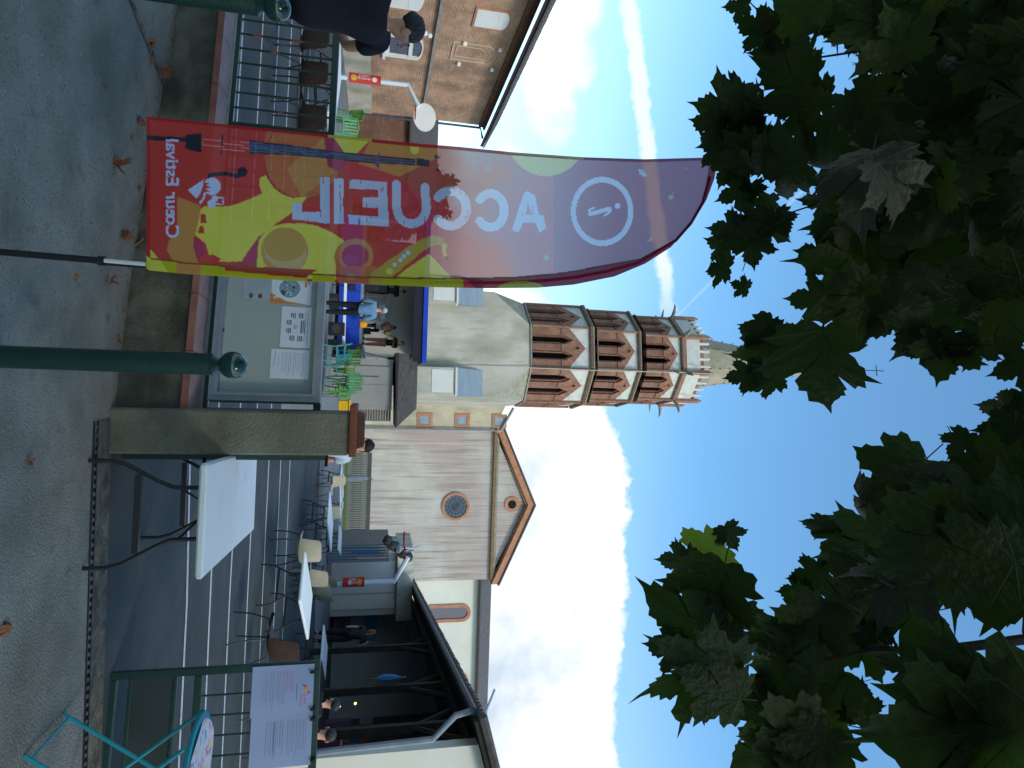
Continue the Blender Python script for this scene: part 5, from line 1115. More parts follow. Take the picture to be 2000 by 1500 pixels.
def person(lab,J,shirt,trous,hair,skinm=None,sc=1,face=None,longhair=False,fingers=False,sleeve='short',legs=True,group=None,sub=1):
    # J joints: dict of world positions
    g=lambda k: Vector(J[k]);S_=sc
    V=[g('pelvis'),g('waist'),g('chest'),g('neck'),g('head0'),g('head1'),g('shL'),g('elL'),g('wrL'),g('haL'),g('shR'),g('elR'),g('wrR'),g('haR'),g('hipL'),g('knL'),g('anL'),g('toL'),g('hipR'),g('knR'),g('anR'),g('toR')]
    E_=[(0,1),(1,2),(2,3),(3,4),(4,5),(2,6),(6,7),(7,8),(8,9),(2,10),(10,11),(11,12),(12,13),(0,14),(14,15),(15,16),(16,17),(0,18),(18,19),(19,20),(20,21)]
    r=[.085,.08,.10,.056,.078,.085,.038,.042,.03,.036,.038,.042,.03,.036,.07,.055,.04,.035,.07,.055,.04,.035];r=[x*S_ for x in r]
    ch=[(V,E_,r)]
    if fingers:
        for a,b in ((8,9),(12,13)):
            d=(V[b]-V[a]).normalized();o=d.orthogonal().normalized();c=d.cross(o)
            for k,(u,l) in enumerate(((-.03,.062),(-.011,.075),(.008,.08),(.027,.066))):
                p=V[b]+o*u;ch.append(([p,p+d*l*.55,p+d*l*.9+c*.02],[(0,1),(1,2)],[.011,.0095,.008]))
            p=V[b]-d*.02-o*.03;ch.append(([p,p-o*.03+d*.02,p-o*.035+d*.05],[(0,1),(1,2)],[.012,.011,.009]))
    root=V[0].copy();root.z=min(V[16].z,V[20].z)
    def mk(nm,chains,mt,par=None):
        chains=[([p-root for p in v],e,rr) for v,e,rr in chains];me=skinmesh(chains,sub);me.materials.append(mt);o=bpy.data.objects.new(nm,me);link(o)
        if par is not None: o.parent=par
        else: o.location=root
        return o
    b=mk('person',ch,skinm or skin);tag(b,lab,'person',group)
    up=(V[3]-V[0]).normalized()
    sh=[V[0]-(V[1]-V[0])*.8,V[1],V[2],V[2]+(V[3]-V[2])*.66,V[6],V[7]*(.72 if sleeve=='short' else 1)+V[6]*(.28 if sleeve=='short' else 0),V[10],V[11]*(.72 if sleeve=='short' else 1)+V[10]*(.28 if sleeve=='short' else 0)]
    se=[(0,1),(1,2),(2,3),(2,4),(4,5),(2,6),(6,7)];sr=[.165,.155,.178,.085,.100,.074,.100,.074]
    if sleeve=='long': sh+=[V[8]*.9+V[7]*.1,V[12]*.9+V[11]*.1];se+=[(5,8),(7,9)];sr+=[.045,.045]
    mk('shirt',[(sh,se,[x*S_ for x in sr])],shirt,b)
    if legs: mk('trousers',[([V[0]+(V[1]-V[0])*1.0,V[14],V[15],V[16]*.94+V[15]*.06,V[18],V[19],V[20]*.94+V[19]*.06],[(0,1),(1,2),(2,3),(0,4),(4,5),(5,6)],[x*S_ for x in (.15,.112,.082,.064,.112,.082,.064)])],trous,b)
    for a,b_ in ((16,17),(20,21)): mk('shoe',[([V[a]-Vector((0,0,.03)),V[b_]],[(0,1)],[.052*S_,.045*S_])],black,b)
    # head details: direction the face looks
    f=(Vector(face) if face else Vector((0,-1,0))).normalized();hu=(V[5]-V[4]).normalized();f=(f-hu*f.dot(hu)).normalized();sd_=f.cross(hu).normalized();hc=(V[4]+V[5])/2
    def ell(mm,c,rx,ry,rz,n=14,m_=9,zmin=-1,fmax=9):
        vs=[];fs=[]
        for i in range(m_+1):
            for k in range(n):
                th=math.pi*i/m_;ph=2*math.pi*k/n;q=(rx*math.sin(th)*math.cos(ph),ry*math.sin(th)*math.sin(ph),rz*math.cos(th));vs.append(c+sd_*q[0]+f*q[1]+hu*q[2])
        for i in range(m_):
            for k in range(n): fs.append((i*n+k,i*n+(k+1)%n,(i+1)*n+(k+1)%n,(i+1)*n+k))
        return mm.add(vs,fs)
    k=S_;HM=M()
    ell(HM,hc+hu*.042*k-f*.024*k,.089*k,.100*k,.082*k)
    if longhair: ell(HM,hc-hu*.05*k-f*.055*k,.098*k,.07*k,.15*k)
    HM.v=[tuple(Vector(v)+(Vector(v)-hc).normalized()*random.uniform(-.005,.006)*k) for v in HM.v]
    h_=HM.build('hair',hair,b,smooth=True)
    for s in (-1,1): ell(M(),hc+sd_*s*.089*k-hu*.012*k+f*.008*k,.014*k,.022*k,.036*k).build('ear',skinm or skin,b,smooth=True)
    ell(M(),hc+f*.092*k-hu*.02*k,.012*k,.016*k,.024*k).build('nose',skinm or skin,b,smooth=True)
    ell(M(),hc+f*.088*k-hu*.062*k,.026*k,.008*k,.008*k).build('mouth',mat('lip',(.25,.08,.07),None,1,.5),b)
    for s in (-1,1): ell(M(),hc+f*.086*k+sd_*s*.032*k+hu*.012*k,.014*k,.008*k,.008*k).build('eye',mat('eye',(.03,.025,.02),None,1,.2),b)
    return b
def stand(p,rz,ht=1.72,lean=0,armL=None,armR=None,sit=False):
    k=ht/1.74;c,s=math.cos(rz),math.sin(rz);p=Vector(p)
    def w(x,y,z): return p+Vector((c*x-s*y,s*x+c*y,z))*k   # faces local -y
    z0=.45-.93 if sit else 0
    J=dict(pelvis=w(0,0,.95+z0),waist=w(0,-lean*.3,1.12+z0),chest=w(0,-lean*.6,1.33+z0),neck=w(0,-lean*.9,1.50+z0),head0=w(0,-lean-.015,1.575+z0),head1=w(0,-lean*1.1-.01,1.66+z0),
      shL=w(-.18,-lean*.8,1.41+z0),elL=w(-.24,-lean*.5-.02,1.14+z0),wrL=w(-.22,-lean*.5-.14,.93+z0),haL=w(-.21,-lean*.5-.17,.86+z0),
      shR=w(.18,-lean*.8,1.41+z0),elR=w(.24,-lean*.5-.02,1.14+z0),wrR=w(.22,-lean*.5-.14,.93+z0),haR=w(.21,-lean*.5-.17,.86+z0),
      hipL=w(-.09,0,.88+z0),knL=w(-.11,-.02,.5),anL=w(-.12,.02,.07),toL=w(-.13,-.14,.03),hipR=w(.09,0,.88+z0),knR=w(.11,-.02,.5),anR=w(.12,.02,.07),toR=w(.13,-.14,.03))
    if sit:
        J['knL']=w(-.12,-.42,.46);J['anL']=w(-.12,-.42,.07);J['toL']=w(-.12,-.56,.03);J['knR']=w(.12,-.42,.46);J['anR']=w(.12,-.42,.07);J['toR']=w(.12,-.56,.03)
    for nm,a in (('L',armL),('R',armR)):
        if a: J['el'+nm],J['wr'+nm],J['ha'+nm]=[w(*q) for q in a]
    return J,w
# the man leaning on the railing
Y0=4.5
def q_(x,y,Yy): return aY(x,y,Yy)
J=dict(head1=q_(806,62,4.56),head0=q_(783,60,4.56),neck=q_(762,46,4.52),chest=q_(727,40,4.50),waist=q_(668,18,4.46),pelvis=q_(610,6,4.42),
 shR=q_(748,82,4.66),elR=q_(676,92,4.80),wrR=q_(664,50,4.86),haR=q_(664,28,4.84),shL=q_(750,0,4.36),elL=q_(690,-35,4.40),wrL=q_(664,0,4.70),haL=q_(662,14,4.78),
 hipL=q_(588,-22,4.38),knL=q_(455,-62,4.32),hipR=q_(588,10,4.46),knR=q_(462,-36,4.50))
gzv=.07
for s,yy,X_ in (('L',-110,4.30),('R',-90,4.48)):
    a=q_(360,yy,X_);J['an'+s]=Vector((a.x,X_,gzv+.08));J['to'+s]=Vector((a.x+.12,X_+.10,gzv+.04))
man=person('man in a black t-shirt with short greying dark hair leaning over the green railing',J,navy,mat('dark_blue_trousers',(.008,.01,.03),(.012,.015,.04),5,.9),hairb,sc=1.02,face=(.75,.35,-.25),fingers=True,sub=2)
hc=(J['head0']+J['head1'])/2;f=Vector((.75,.35,-.25)).normalized()
gl_=thing('eyeglasses','thin pale eyeglasses worn by the man leaning on the railing','eyeglasses',hc)
s_=f.cross(Vector((0,0,1))).normalized()
for k in (-1,1):
    c=hc+f*.115+s_*.035*k;M().tube([c+(s_*math.cos(t*.5236)*.024+Vector((0,0,1))*math.sin(t*.5236)*.018) for t in range(13)],.0025,5,False).build('lens_rim',alu,gl_);M().tube([c+s_*.024*k,hc+s_*.10*k],.003,5).build('temple_arm',alu,gl_)
denim=mat('denim_blue',(.09,.18,.30),(.12,.22,.35),6,.9);dkb=mat('dark_trousers',(.008,.009,.014),None,1,.9);ghair=mat('pale_cap',(.26,.33,.40),(.30,.38,.45),6,.9)
p=aY(640,600,18);J,w=stand((p.x,18,.0),math.pi,1.76,armL=((-.26,.0,1.14),(-.22,-.22,1.02),(-.2,-.28,1.0)),armR=((.26,0,1.14),(.2,-.2,1.0),(.18,-.26,.98)))
z_=aY(757,600,18).z-1.76;z_=max(.0,z_)
J={k:v+Vector((0,0,z_)) for k,v in J.items()}
person('person in a light blue denim shirt and black trousers standing before the stage, back turned',J,denim,dkb,ghair,face=(0,1,0),sleeve='long')
if z_>.03:
    c=aZ(640,600,.0);pf=thing('platform','low wooden platform under the person in the denim shirt','platform',(p.x,18,0));M().bbox(p.x-.5,p.x+.5,17.5,18.5,0,z_,.01).build('deck',zinc,pf)
p=aY(712,668,27);sp_=mat('coral_skirt',(.50,.17,.10),(.55,.2,.13),4,.9)
J,w=stand((p.x,26.6,fl_),-.5,1.66,armL=((-.28,-.1,1.2),(-.16,-.32,1.12),(-.12,-.36,1.1)),armR=((.3,-.1,1.22),(.14,-.34,1.28),(.1,-.38,1.28)))
person('saxophonist in a black top and coral skirt playing on the stage',J,black,sp_,mat('auburn_hair',(.12,.05,.025),(.16,.07,.035),8,.8),face=(-.5,-.8,0),longhair=True)
sx=thing('saxophone','golden saxophone held by the player on the stage','saxophone',w(-.1,-.4,1.1));br=chm if False else mat('gold_brass',(.65,.42,.10),None,1,.25,metal=.9)
M().tube([w(.0,-.14,1.46),w(-.02,-.24,1.44),w(-.06,-.3,1.3),w(-.16,-.38,.95),w(-.2,-.44,.86),w(-.24,-.52,.92),w(-.27,-.58,1.1)],[.008,.012,.018,.028,.032,.045,.085],10).build('body',br,sx,smooth=True);M().tube([w(-.01,-.12,1.46),w(0,-.16,1.47)],.01,6).build('mouthpiece',black,sx)
p=aY(712,637,27.6);J,w=stand((p.x,27.6,fl_),0.2,1.62,sit=True,armL=((-.3,-.1,.75),(-.15,-.35,.8),(-.1,-.42,.8)),armR=((.3,-.1,.75),(.15,-.35,.8),(.1,-.42,.8)))
J={k:v+Vector((0,0,.15)) for k,v in J.items()}
person('drummer in a dusty pink top seated behind the drum kit',J,mat('dusty_pink',(.32,.17,.15),(.38,.21,.19),5,.9),dkb,hairb,face=(0,-1,0),longhair=True)
ds=thing('drum_stool','round black stool under the drummer','stool',(p.x,27.6,fl_));M().lathe([(.17,.42),(.18,.46),(.17,.52)],(p.x,27.6,fl_),14).build('seat',black,ds);M().tube([(p.x,27.6,fl_),(p.x,27.6,fl_+.42)],.03,8).build('stem',steel,ds)
p=aY(712,596,27.8);J,w=stand((p.x-.7,27.9,fl_),0,1.7);person('musician mostly hidden by the banner at the back of the stage',J,black,dkb,hairb,face=(0,-1,0))
# woman behind the pillar
p=aY(720,872,8.5);J,w=stand((p.x,8.5,0),math.pi+.5,1.70);zh=aY(737,868,8.5).z-1.70;person('dark-haired person in a white collar standing beyond the concrete pillar',{k:v+Vector((0,0,zh-.04)) for k,v in J.items()} if abs(zh)<.12 else J,mat('pale_blue_top',(.35,.42,.5),(.4,.47,.55),5,.9),dkb,mat('black_hair',(.008,.007,.008),None,1,.7),face=(.2,-1,0),longhair=True)
# people at the shelter
s=s_at(1245);q=S(s,-1.2,0);p=aY(700,1240,q.y);J,w=stand((p.x,q.y,0),-.6,1.72,lean=.06,armR=((.34,.0,1.2),(.3,-.1,1.45),(.22,-.1,1.5)))
zt_=aY(737,1240,q.y).z
person('person in a black dress with a tied-up bun standing at the shelter end wall',{k:Vector((v.x,v.y,v.z*zt_/1.74)) for k,v in J.items()},black,dkb,mat('ginger_brown_hair',(.16,.07,.03),(.2,.1,.05),8,.8),face=(.6,-.4,0),longhair=True)
s=s_at(1385);q=S(s,1.2,0);J,w=stand((q.x,q.y,0),2.4,1.6);person('person in black bending over the serving counter, dark against the shelter',J,black,dkb,hairb,face=(.8,.3,-.3))
p=aY(640,1435,9.6);J,w=stand((p.x,9.6,0),2.6,1.68,sit=True);person('seated person in a pale mauve shirt behind the gate notices',J,mat('mauve_shirt',(.13,.11,.15),(.16,.14,.18),5,.9),dkb,hairb,face=(.3,1,0),sleeve='long')
c=make_chair('brown chair carrying the seated person in the mauve shirt',brownwood);c.location=(p.x,9.6,0);c.rotation_euler.z=2.6
p=aY(640,1375,11.0);J,w=stand((p.x,11.0,0),2.2,1.66,sit=True);person('seated person in dark clothes at the right-hand table',J,black,dkb,hairb,face=(-.3,1,0),sleeve='long')
c=dup(c,label='brown chair under the seated person in dark clothes');c.location=(p.x,11.0,0);c.rotation_euler.z=2.2
# plates on the far table
for i,(dx,dy) in enumerate(((-.1,-.5),(.12,-.2),(-.05,.1),(.1,.45))):
    r_=T6.rotation_euler.z;x=T6.location.x+dx*math.cos(r_)-dy*math.sin(r_);y=T6.location.y+dx*math.sin(r_)+dy*math.cos(r_)
    t=M().lathe([(.07,0),(.13,.02),(.12,.025),(.001,.01)],(0,0,0),14).build('bowl',white,smooth=True);t.location=(x,y,.66);tag(t,'white bowl on the table by the grey parasol, '+['nearest the pillar','second from the pillar','third from the pillar','farthest from the pillar'][i],'bowl','white bowls on the table by the parasol')
    t.scale=(1,1,2.2)
# ================================================================ LEAVES
HALF=[(0,0),(.10,-.09),(.24,-.15),(.30,-.08),(.42,-.12),(.55,-.09),(.50,.0),(.58,.06),(.70,.09),(.60,.19),(.47,.24),(.56,.28),(.60,.36),(.70,.40),(.72,.50),(.88,.60),(.72,.61),(.68,.70),(.59,.70),(.54,.79),(.44,.72),(.34,.68),(.265,.65),(.28,.73),(.36,.80),(.29,.85),(.31,.95),(.21,.97),(.19,1.08),(.09,1.12),(.04,1.22),(0,1.36)]
OUT=HALF+[(-x,y) for x,y in HALF[-2:0:-1]]
def leafmesh(name,curl,fold,seed,mt,low=False):
    r_=random.Random(seed);n=len(OUT);cx,cy=0,.30;as_=r_.uniform(.85,1.15);sk=r_.uniform(-.12,.12);dr=[r_.uniform(-.05,.05) for _ in OUT];tipc=r_.uniform(-.1,.5);s1,s2=r_.uniform(0,6),r_.uniform(0,6)
    def zf(x,y):
        r=math.hypot(x,y-.35);return -curl*r*r*.8+fold*(x*x/(abs(x)+.12))+.07*math.sin(4.2*x+s1)*math.sin(3.6*y+s2)-tipc*max(0,r-.55)**2*1.6
    out=[(x*as_*(1+d)+sk*y,y*(1+d*.7)) for (x,y),d in zip(OUT,dr)]
    rings=(.3,.62,1.) if not low else (1.,);vs=[(cx,cy,zf(cx,cy))]
    for f in rings:
        for (x,y) in out: px,py=cx+(x-cx)*f,cy+(y-cy)*f;vs.append((px,py,zf(px,py)))
    fs=[(0,1+i,1+(i+1)%n) for i in range(n)]
    for q in range(len(rings)-1): fs+=[(1+q*n+i,1+(q+1)*n+i,1+(q+1)*n+(i+1)%n,1+q*n+(i+1)%n) for i in range(n)]
    if not low:
        m=len(vs);z0=zf(0,0);vs+=[(-.01,.02,z0),(.01,.02,z0),(.05,-.34,z0-.10),(.03,-.34,z0-.10)];fs.append((m,m+1,m+2,m+3))
    me=bpy.data.meshes.new(name);me.from_pydata(vs,[],fs);me.polygons.foreach_set('use_smooth',[True]*len(fs));me.materials.append(mt);return me
def leafmat(name,c1,c2,tl,vein=None,tf=.3):
    m=bpy.data.materials.new(name);m.use_nodes=True;t=m.node_tree;b=t.nodes['Principled BSDF'];b.inputs['Roughness'].default_value=.55;b.inputs['Specular IOR Level'].default_value=.3
    def n_(ty,**k):
        q=t.nodes.new(ty)
        for a,v in k.items(): setattr(q,a,v)
        return q
    def mm_(op,a,b_=None,cl=False):
        q=n_('ShaderNodeMath',operation=op,use_clamp=cl)
        for i,v in enumerate((a,b_)):
            if v is None: continue
            if isinstance(v,(int,float)): q.inputs[i].default_value=v
            else: t.links.new(v,q.inputs[i])
        return q.outputs[0]
    oi=n_('ShaderNodeObjectInfo');tcx=n_('ShaderNodeTexCoord');n=n_('ShaderNodeTexNoise');n.inputs['Scale'].default_value=3.5 if vein else 9;n.inputs['Detail'].default_value=6;t.links.new(tcx.outputs['Object'],n.inputs[0])
    r=n_('ShaderNodeValToRGB');r.color_ramp.elements[0].position=.25;r.color_ramp.elements[1].position=.85;r.color_ramp.elements[0].color=(*c1,1);r.color_ramp.elements[1].color=(*c2,1);t.links.new(mm_('MULTIPLY',mm_('ADD',oi.outputs['Random'],n.outputs[0]),.62),r.inputs[0]);col=r.outputs[0]
    if vein:
        s=n_('ShaderNodeSeparateXYZ');t.links.new(tcx.outputs['Object'],s.inputs[0]);x,y=s.outputs[0],s.outputs[1];best=None
        for (tx,ty) in ((0,1.36),(.88,.60),(-.88,.60),(.70,.09),(-.70,.09)):
            l=math.hypot(tx,ty-.03);ux,uy=tx/l,(ty-.03)/l;yy=mm_('SUBTRACT',y,.03)
            cr_=mm_('ABSOLUTE',mm_('SUBTRACT',mm_('MULTIPLY',x,uy),mm_('MULTIPLY',yy,ux)));al=mm_('ADD',mm_('MULTIPLY',x,ux),mm_('MULTIPLY',yy,uy))
            d=mm_('ADD',cr_,mm_('MULTIPLY',mm_('LESS_THAN',al,0),9));d=mm_('ADD',d,mm_('MULTIPLY',al,.010));best=d if best is None else mm_('MINIMUM',best,d)
        fac=mm_('SUBTRACT',1,mm_('DIVIDE',best,.022,True),True)
        mx=n_('ShaderNodeMix',data_type='RGBA');t.links.new(mm_('MULTIPLY',fac,.75),mx.inputs[0]);t.links.new(col,mx.inputs[6]);mx.inputs[7].default_value=(*vein,1);col=mx.outputs[2]
        bp=n_('ShaderNodeBump');bp.inputs['Strength'].default_value=.35;bp.inputs['Distance'].default_value=.03;w=n_('ShaderNodeTexNoise');w.inputs['Scale'].default_value=7;t.links.new(tcx.outputs['Object'],w.inputs[0]);t.links.new(mm_('ADD',w.outputs[0],fac),bp.inputs['Height']);t.links.new(bp.outputs[0],b.inputs['Normal'])
    t.links.new(col,b.inputs['Base Color'])
    tr=n_('ShaderNodeBsdfTranslucent');tr.inputs[0].default_value=(*tl,1);ms=n_('ShaderNodeMixShader');ms.inputs[0].default_value=tf;t.links.new(b.outputs[0],ms.inputs[1]);t.links.new(tr.outputs[0],ms.inputs[2]);t.links.new(ms.outputs[0],t.nodes['Material Output'].inputs[0]);return m
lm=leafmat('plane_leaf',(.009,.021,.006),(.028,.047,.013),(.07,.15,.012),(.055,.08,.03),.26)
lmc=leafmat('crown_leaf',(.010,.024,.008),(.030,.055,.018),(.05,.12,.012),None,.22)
lmd=leafmat('webbed_leaf',(.05,.06,.045),(.13,.14,.12),(.06,.1,.03),(.2,.2,.17),.2)
lmf=leafmat('dry_leaf',(.15,.05,.025),(.32,.13,.06),(.2,.1,.02),(.3,.2,.1),.2)
lmy=leafmat('backlit_leaf',(.05,.09,.01),(.08,.13,.015),(.28,.42,.03),(.16,.24,.06),.45)  # brighter leaf colour stands for sunlight coming through from behind
LV=[leafmesh('leaf',c,f,s,lm) for c,f,s in ((.12,.05,1),(.45,.15,2),(-.25,.35,3),(.7,-.1,4),(.3,.7,5),(1.1,.2,6),(.2,-.35,7),(-.5,.1,9),(.9,.8,10))]
LVD=[leafmesh('webbed_leaf',1.0,.5,12,lmd),leafmesh('webbed_leaf',.7,.9,14,lmd)]
LVY=[leafmesh('backlit_leaf',.2,.1,8,lmy),leafmesh('backlit_leaf',.6,.3,18,lmy)]
tree=thing('plane_tree','plane tree whose big lobed leaves hang into the picture from above','tree',(-2.6,-2.4,0))
TO=tree.location.copy()
class Leafs:
    lst=[]
def put_leaf(px,py,size,dist,ang,tilt=.5,me=None,backlit=False):
    # a leaf of about `size` photo pixels across; placed as a real object of that size at that distance
    c=aD(px,py,dist);s=size*dist/F/1.72;d=(c-Vector((0,0,H))).normalized()
    # leaf frame: normal roughly along view, tip direction by angle in the picture (0 = image right = up)
    tip=Uw*math.cos(ang)-Ru*math.sin(ang)*-1 if False else (Uw*math.cos(ang)+Ru*math.sin(ang))
    nrm=(-d+Vector((random.gauss(0,tilt),random.gauss(0,tilt),random.gauss(0,tilt)*.7))).normalized();tip=(tip-nrm*tip.dot(nrm)).normalized();sx=tip.cross(nrm)
    mt=Matrix((sx,tip,nrm)).transposed().to_4x4();mt=Matrix.Translation(c-tip*s*.45)@mt@Matrix.Scale(s,4)
    Leafs.lst.append((size,mt,me or (random.choice(LVY) if backlit else random.choice(LV)),dist,(px,py)))
    return c-tip*s*.45
def inpoly(p,poly):
    x,y=p;ins=False;n=len(poly)
    for i in range(n):
        x0,y0=poly[i];x1,y1=poly[(i+1)%n]
        if (y0>y)!=(y1>y) and x<(x1-x0)*(y-y0)/(y1-y0)+x0: ins=not ins
    return ins
# hand-placed leaves along the visible edge of the foliage: (px,py,size,dist,angle deg, young)
ED=[(1445,12,55,3.2,170,0),(1478,60,85,3.0,200,0),(1520,40,110,3,180,0),(1512,112,95,3.0,150,0),(1440,185,95,2.9,120,0),(1480,195,70,3,200,0),(1415,215,110,2.8,170,0),(1390,245,90,2.8,190,0),(1400,285,95,2.8,200,0),(1450,250,110,2.9,160,0),
(1540,160,130,2.8,200,0),(1580,110,80,3.2,180,0),(1450,300,110,2.7,150,0),(1420,330,80,2.8,110,0),(1470,330,110,2.7,190,0),(1560,215,120,2.7,180,0),(1590,190,90,2.9,170,0),(1440,375,80,2.8,160,0),(1490,395,80,2.8,200,0),(1470,370,60,2.8,90,1),(1530,330,140,2.6,160,0),(1590,300,120,2.6,180,0),
(1430,455,95,2.6,190,0),(1465,430,80,2.6,160,0),(1500,445,100,2.6,110,0),(1525,430,70,2.6,60,0),(1410,480,70,2.6,200,0),(1470,480,95,2.6,100,0),(1455,450,50,2.55,160,1),(1405,525,78,2.5,190,1),(1448,560,48,2.5,200,1),(1610,395,90,2.7,160,0),(1640,430,110,2.6,180,0),
(1650,500,150,2.4,175,0),(1600,500,90,2.5,190,0),(1620,450,70,2.5,170,0),(1660,585,150,2.3,150,0),(1590,585,100,2.4,180,0),
(1490,645,105,1.9,120,0),(1480,690,115,1.9,180,0),(1510,660,90,1.95,60,0),(1455,735,80,1.9,170,0),(1500,745,95,1.9,200,0),(1610,702,215,1.75,100,0),(1560,665,90,1.85,150,0),(1480,720,55,1.85,170,1),
(1690,620,110,2.2,100,0),(1740,610,120,2.2,140,0),(1800,640,140,2.1,120,0),(1845,690,120,2.1,110,0),(1800,675,90,2.1,160,0),(1905,680,80,2.1,110,1),(1870,700,55,2.1,120,1),(1850,680,50,2.1,100,1),(1960,630,130,2.0,90,0),(1995,715,90,2.0,170,0),(1955,795,80,1.9,180,0),(1965,840,90,1.8,170,0),(1995,790,80,1.9,90,0),
(1880,865,70,1.9,130,0),(1760,935,180,1.5,150,0),(1700,990,130,1.55,160,0),(1830,960,170,1.45,90,0),(1930,920,150,1.6,170,0),(1640,1050,120,1.5,130,0),(1610,1030,80,1.5,110,0),(1690,1075,170,1.4,170,0),(1590,1125,90,1.5,170,0),(1560,1160,75,1.5,190,0),(1545,1195,30,1.5,190,1),
(1375,1085,150,1.25,160,1),(1330,1100,95,1.25,190,1),(1425,1045,70,1.25,60,0),(1400,1150,190,1.2,110,0),(1340,1215,190,1.2,200,0),(1380,1290,220,1.15,190,0),(1400,1350,170,1.15,200,0),(1340,1330,150,1.2,180,0),(1310,1270,100,1.2,190,0),(1430,1210,120,1.2,100,0),(1410,1260,110,1.18,190,0),
(1575,1250,190,1.3,190,0),(1515,1250,110,1.3,170,0),(1590,1220,150,1.3,120,0),(1510,1330,150,1.35,170,0),(1490,1400,130,1.35,200,0),(1545,1440,190,1.3,160,0),(1510,1460,110,1.3,190,0),(1480,1480,130,1.3,180,0),(1600,1400,150,1.35,200,0),(1680,1380,90,1.35,260,0),(1650,1340,110,1.3,150,0),(1600,1470,150,1.3,110,0),
(1640,1180,160,1.4,160,0),(1700,1160,190,1.35,150,0),(1680,1260,120,1.4,150,0),(1700,1230,90,1.4,100,0),(1770,1200,150,1.4,180,0),
(1895,1405,270,1.0,185,0),(1860,1440,260,1.0,170,0),(1770,1300,90,1.05,180,0),(1940,1440,330,.98,190,0),(1975,1425,160,1.02,210,0),(1845,1360,110,1.0,200,0),(1905,1100,200,1.15,170,0),(1960,1050,240,1.2,180,0),(1820,1060,220,1.25,160,0)]
for a in ED: put_leaf(a[0],a[1],a[2],a[3],math.radians(a[4]),.35,backlit=bool(a[5]))
MASS=[[(1590,-60),(1570,20),(1600,60),(1700,60),(1720,130),(1670,240),(1640,260),(1590,300),(1600,330),(1670,330),(1700,420),(1680,500),(1670,590),(1720,620),(1800,600),(1870,640),(1990,650),(2060,640),(2060,-60)],
      [(1480,220),(1550,200),(1550,250),(1500,300),(1450,310),(1410,280),(1430,230)],
      [(1790,1000),(1880,990),(1950,940),(2060,880),(2060,1130),(1950,1130),(1830,1120),(1740,1140),(1700,1120),(1730,1050)],
      [(1900,1400),(1960,1380),(2060,1400),(2060,1560),(1870,1560),(1860,1460)]]
HOLES=[(1590,83,22),(1627,97,18),(1670,103,9),(1530,133,14),(1557,123,10),(1500,43,14),(1503,173,14),(1563,200,9),(1617,200,13),(1633,217,13),(1630,173,11),(1563,267,20),(1597,260,11),(1517,253,9),(1610,360,13),(1593,340,9),(1497,360,15),(1583,403,26),(1563,437,30),(1550,467,30),(1630,397,9),(1673,168,6),
 (1730,565,5),(1885,583,9),(1730,700,40),(1780,740,40),(1850,770,50),(1860,640,14),(1965,712,18),(1870,1235,38),(1935,1245,24),(1960,1300,26),(1730,1330,40),(1760,1380,40),(1725,1255,20),(1740,1440,45),(1470,1150,30),(1470,1290,16),(1460,1195,12)]
def clear(x,y,size): return all((x-a)**2+(y-b)**2>(c+.36*size)**2 for a,b,c in HOLES)
for pi_,(poly,num,dd_,sz) in enumerate(zip(MASS,(290,14,70,16),((2.0,4.2),(2.8,3.4),(1.4,2.6),(1.1,1.6)),((80,165),(80,110),(110,200),(170,270)))):
    x0=min(p[0] for p in poly);x1=max(p[0] for p in poly);y0=min(p[1] for p in poly);y1=max(p[1] for p in poly);k=0;tries=0
    while k<num and tries<9000:
        tries+=1;p=(random.uniform(x0,x1),random.uniform(y0,y1));q_s=random.uniform(*sz)
        if inpoly(p,poly) and clear(p[0],p[1],q_s): put_leaf(p[0],p[1],q_s,random.uniform(*dd_),math.radians(random.gauss(170,55)),.6);k+=1
for px_,py_,sz_,dd_,an_ in ((1690,345,190,1.9,100),(1740,355,150,1.85,60),(1760,1145,150,1.25,120),(1720,1130,110,1.28,200),(1650,215,80,2.3,150),(1800,545,80,1.9,120),(1640,1180,90,1.3,160)):
    put_leaf(px_,py_,sz_,dd_,math.radians(an_),.7,me=random.choice(LVD))
Leafs.lst.sort(key=lambda a:-a[0])
hand=Leafs.lst
vis=[a for a in hand if a[4][0]<2010]
main=vis[:298];rest_=[a for a in hand if a not in main] if False else [a for i,a in enumerate(hand) if not any(a is b for b in main)]
for s_,mt_,me,ds_,pp in main:
    o=bpy.data.objects.new('backlit_leaf' if me in LVY else 'leaf',me);link(o);o.parent=tree;o.matrix_local=Matrix.Translation(-TO)@mt_
# remaining leaves joined: numpy build
def joined(items,name,meshes_attr=True):
    vs=[];fs=[];cols=[];n=0
    for mt_,me in items:
        co_=np.empty(len(me.vertices)*3);me.vertices.foreach_get('co',co_);co_=co_.reshape(-1,3);A_=np.array(mt_)
        w_=co_@A_[:3,:3].T+A_[:3,3]-np.array(TO);vs.append(w_);
        for p in me.polygons: fs.append(tuple(i+n for i in p.vertices))
        n+=len(co_)
    me=bpy.data.meshes.new(name);me.from_pydata(np.concatenate(vs).tolist(),[],fs);me.materials.append(lmc);o=bpy.data.objects.new(name,me);link(o);o.parent=tree;o['kind']='stuff';return o
LOW=[leafmesh('low_leaf',c,f,s,lmc,True) for c,f,s in ((.1,.1,11),(.4,.2,12),(-.2,.3,13))]
items=[(a[1],random.choice(LOW)) for a in rest_]
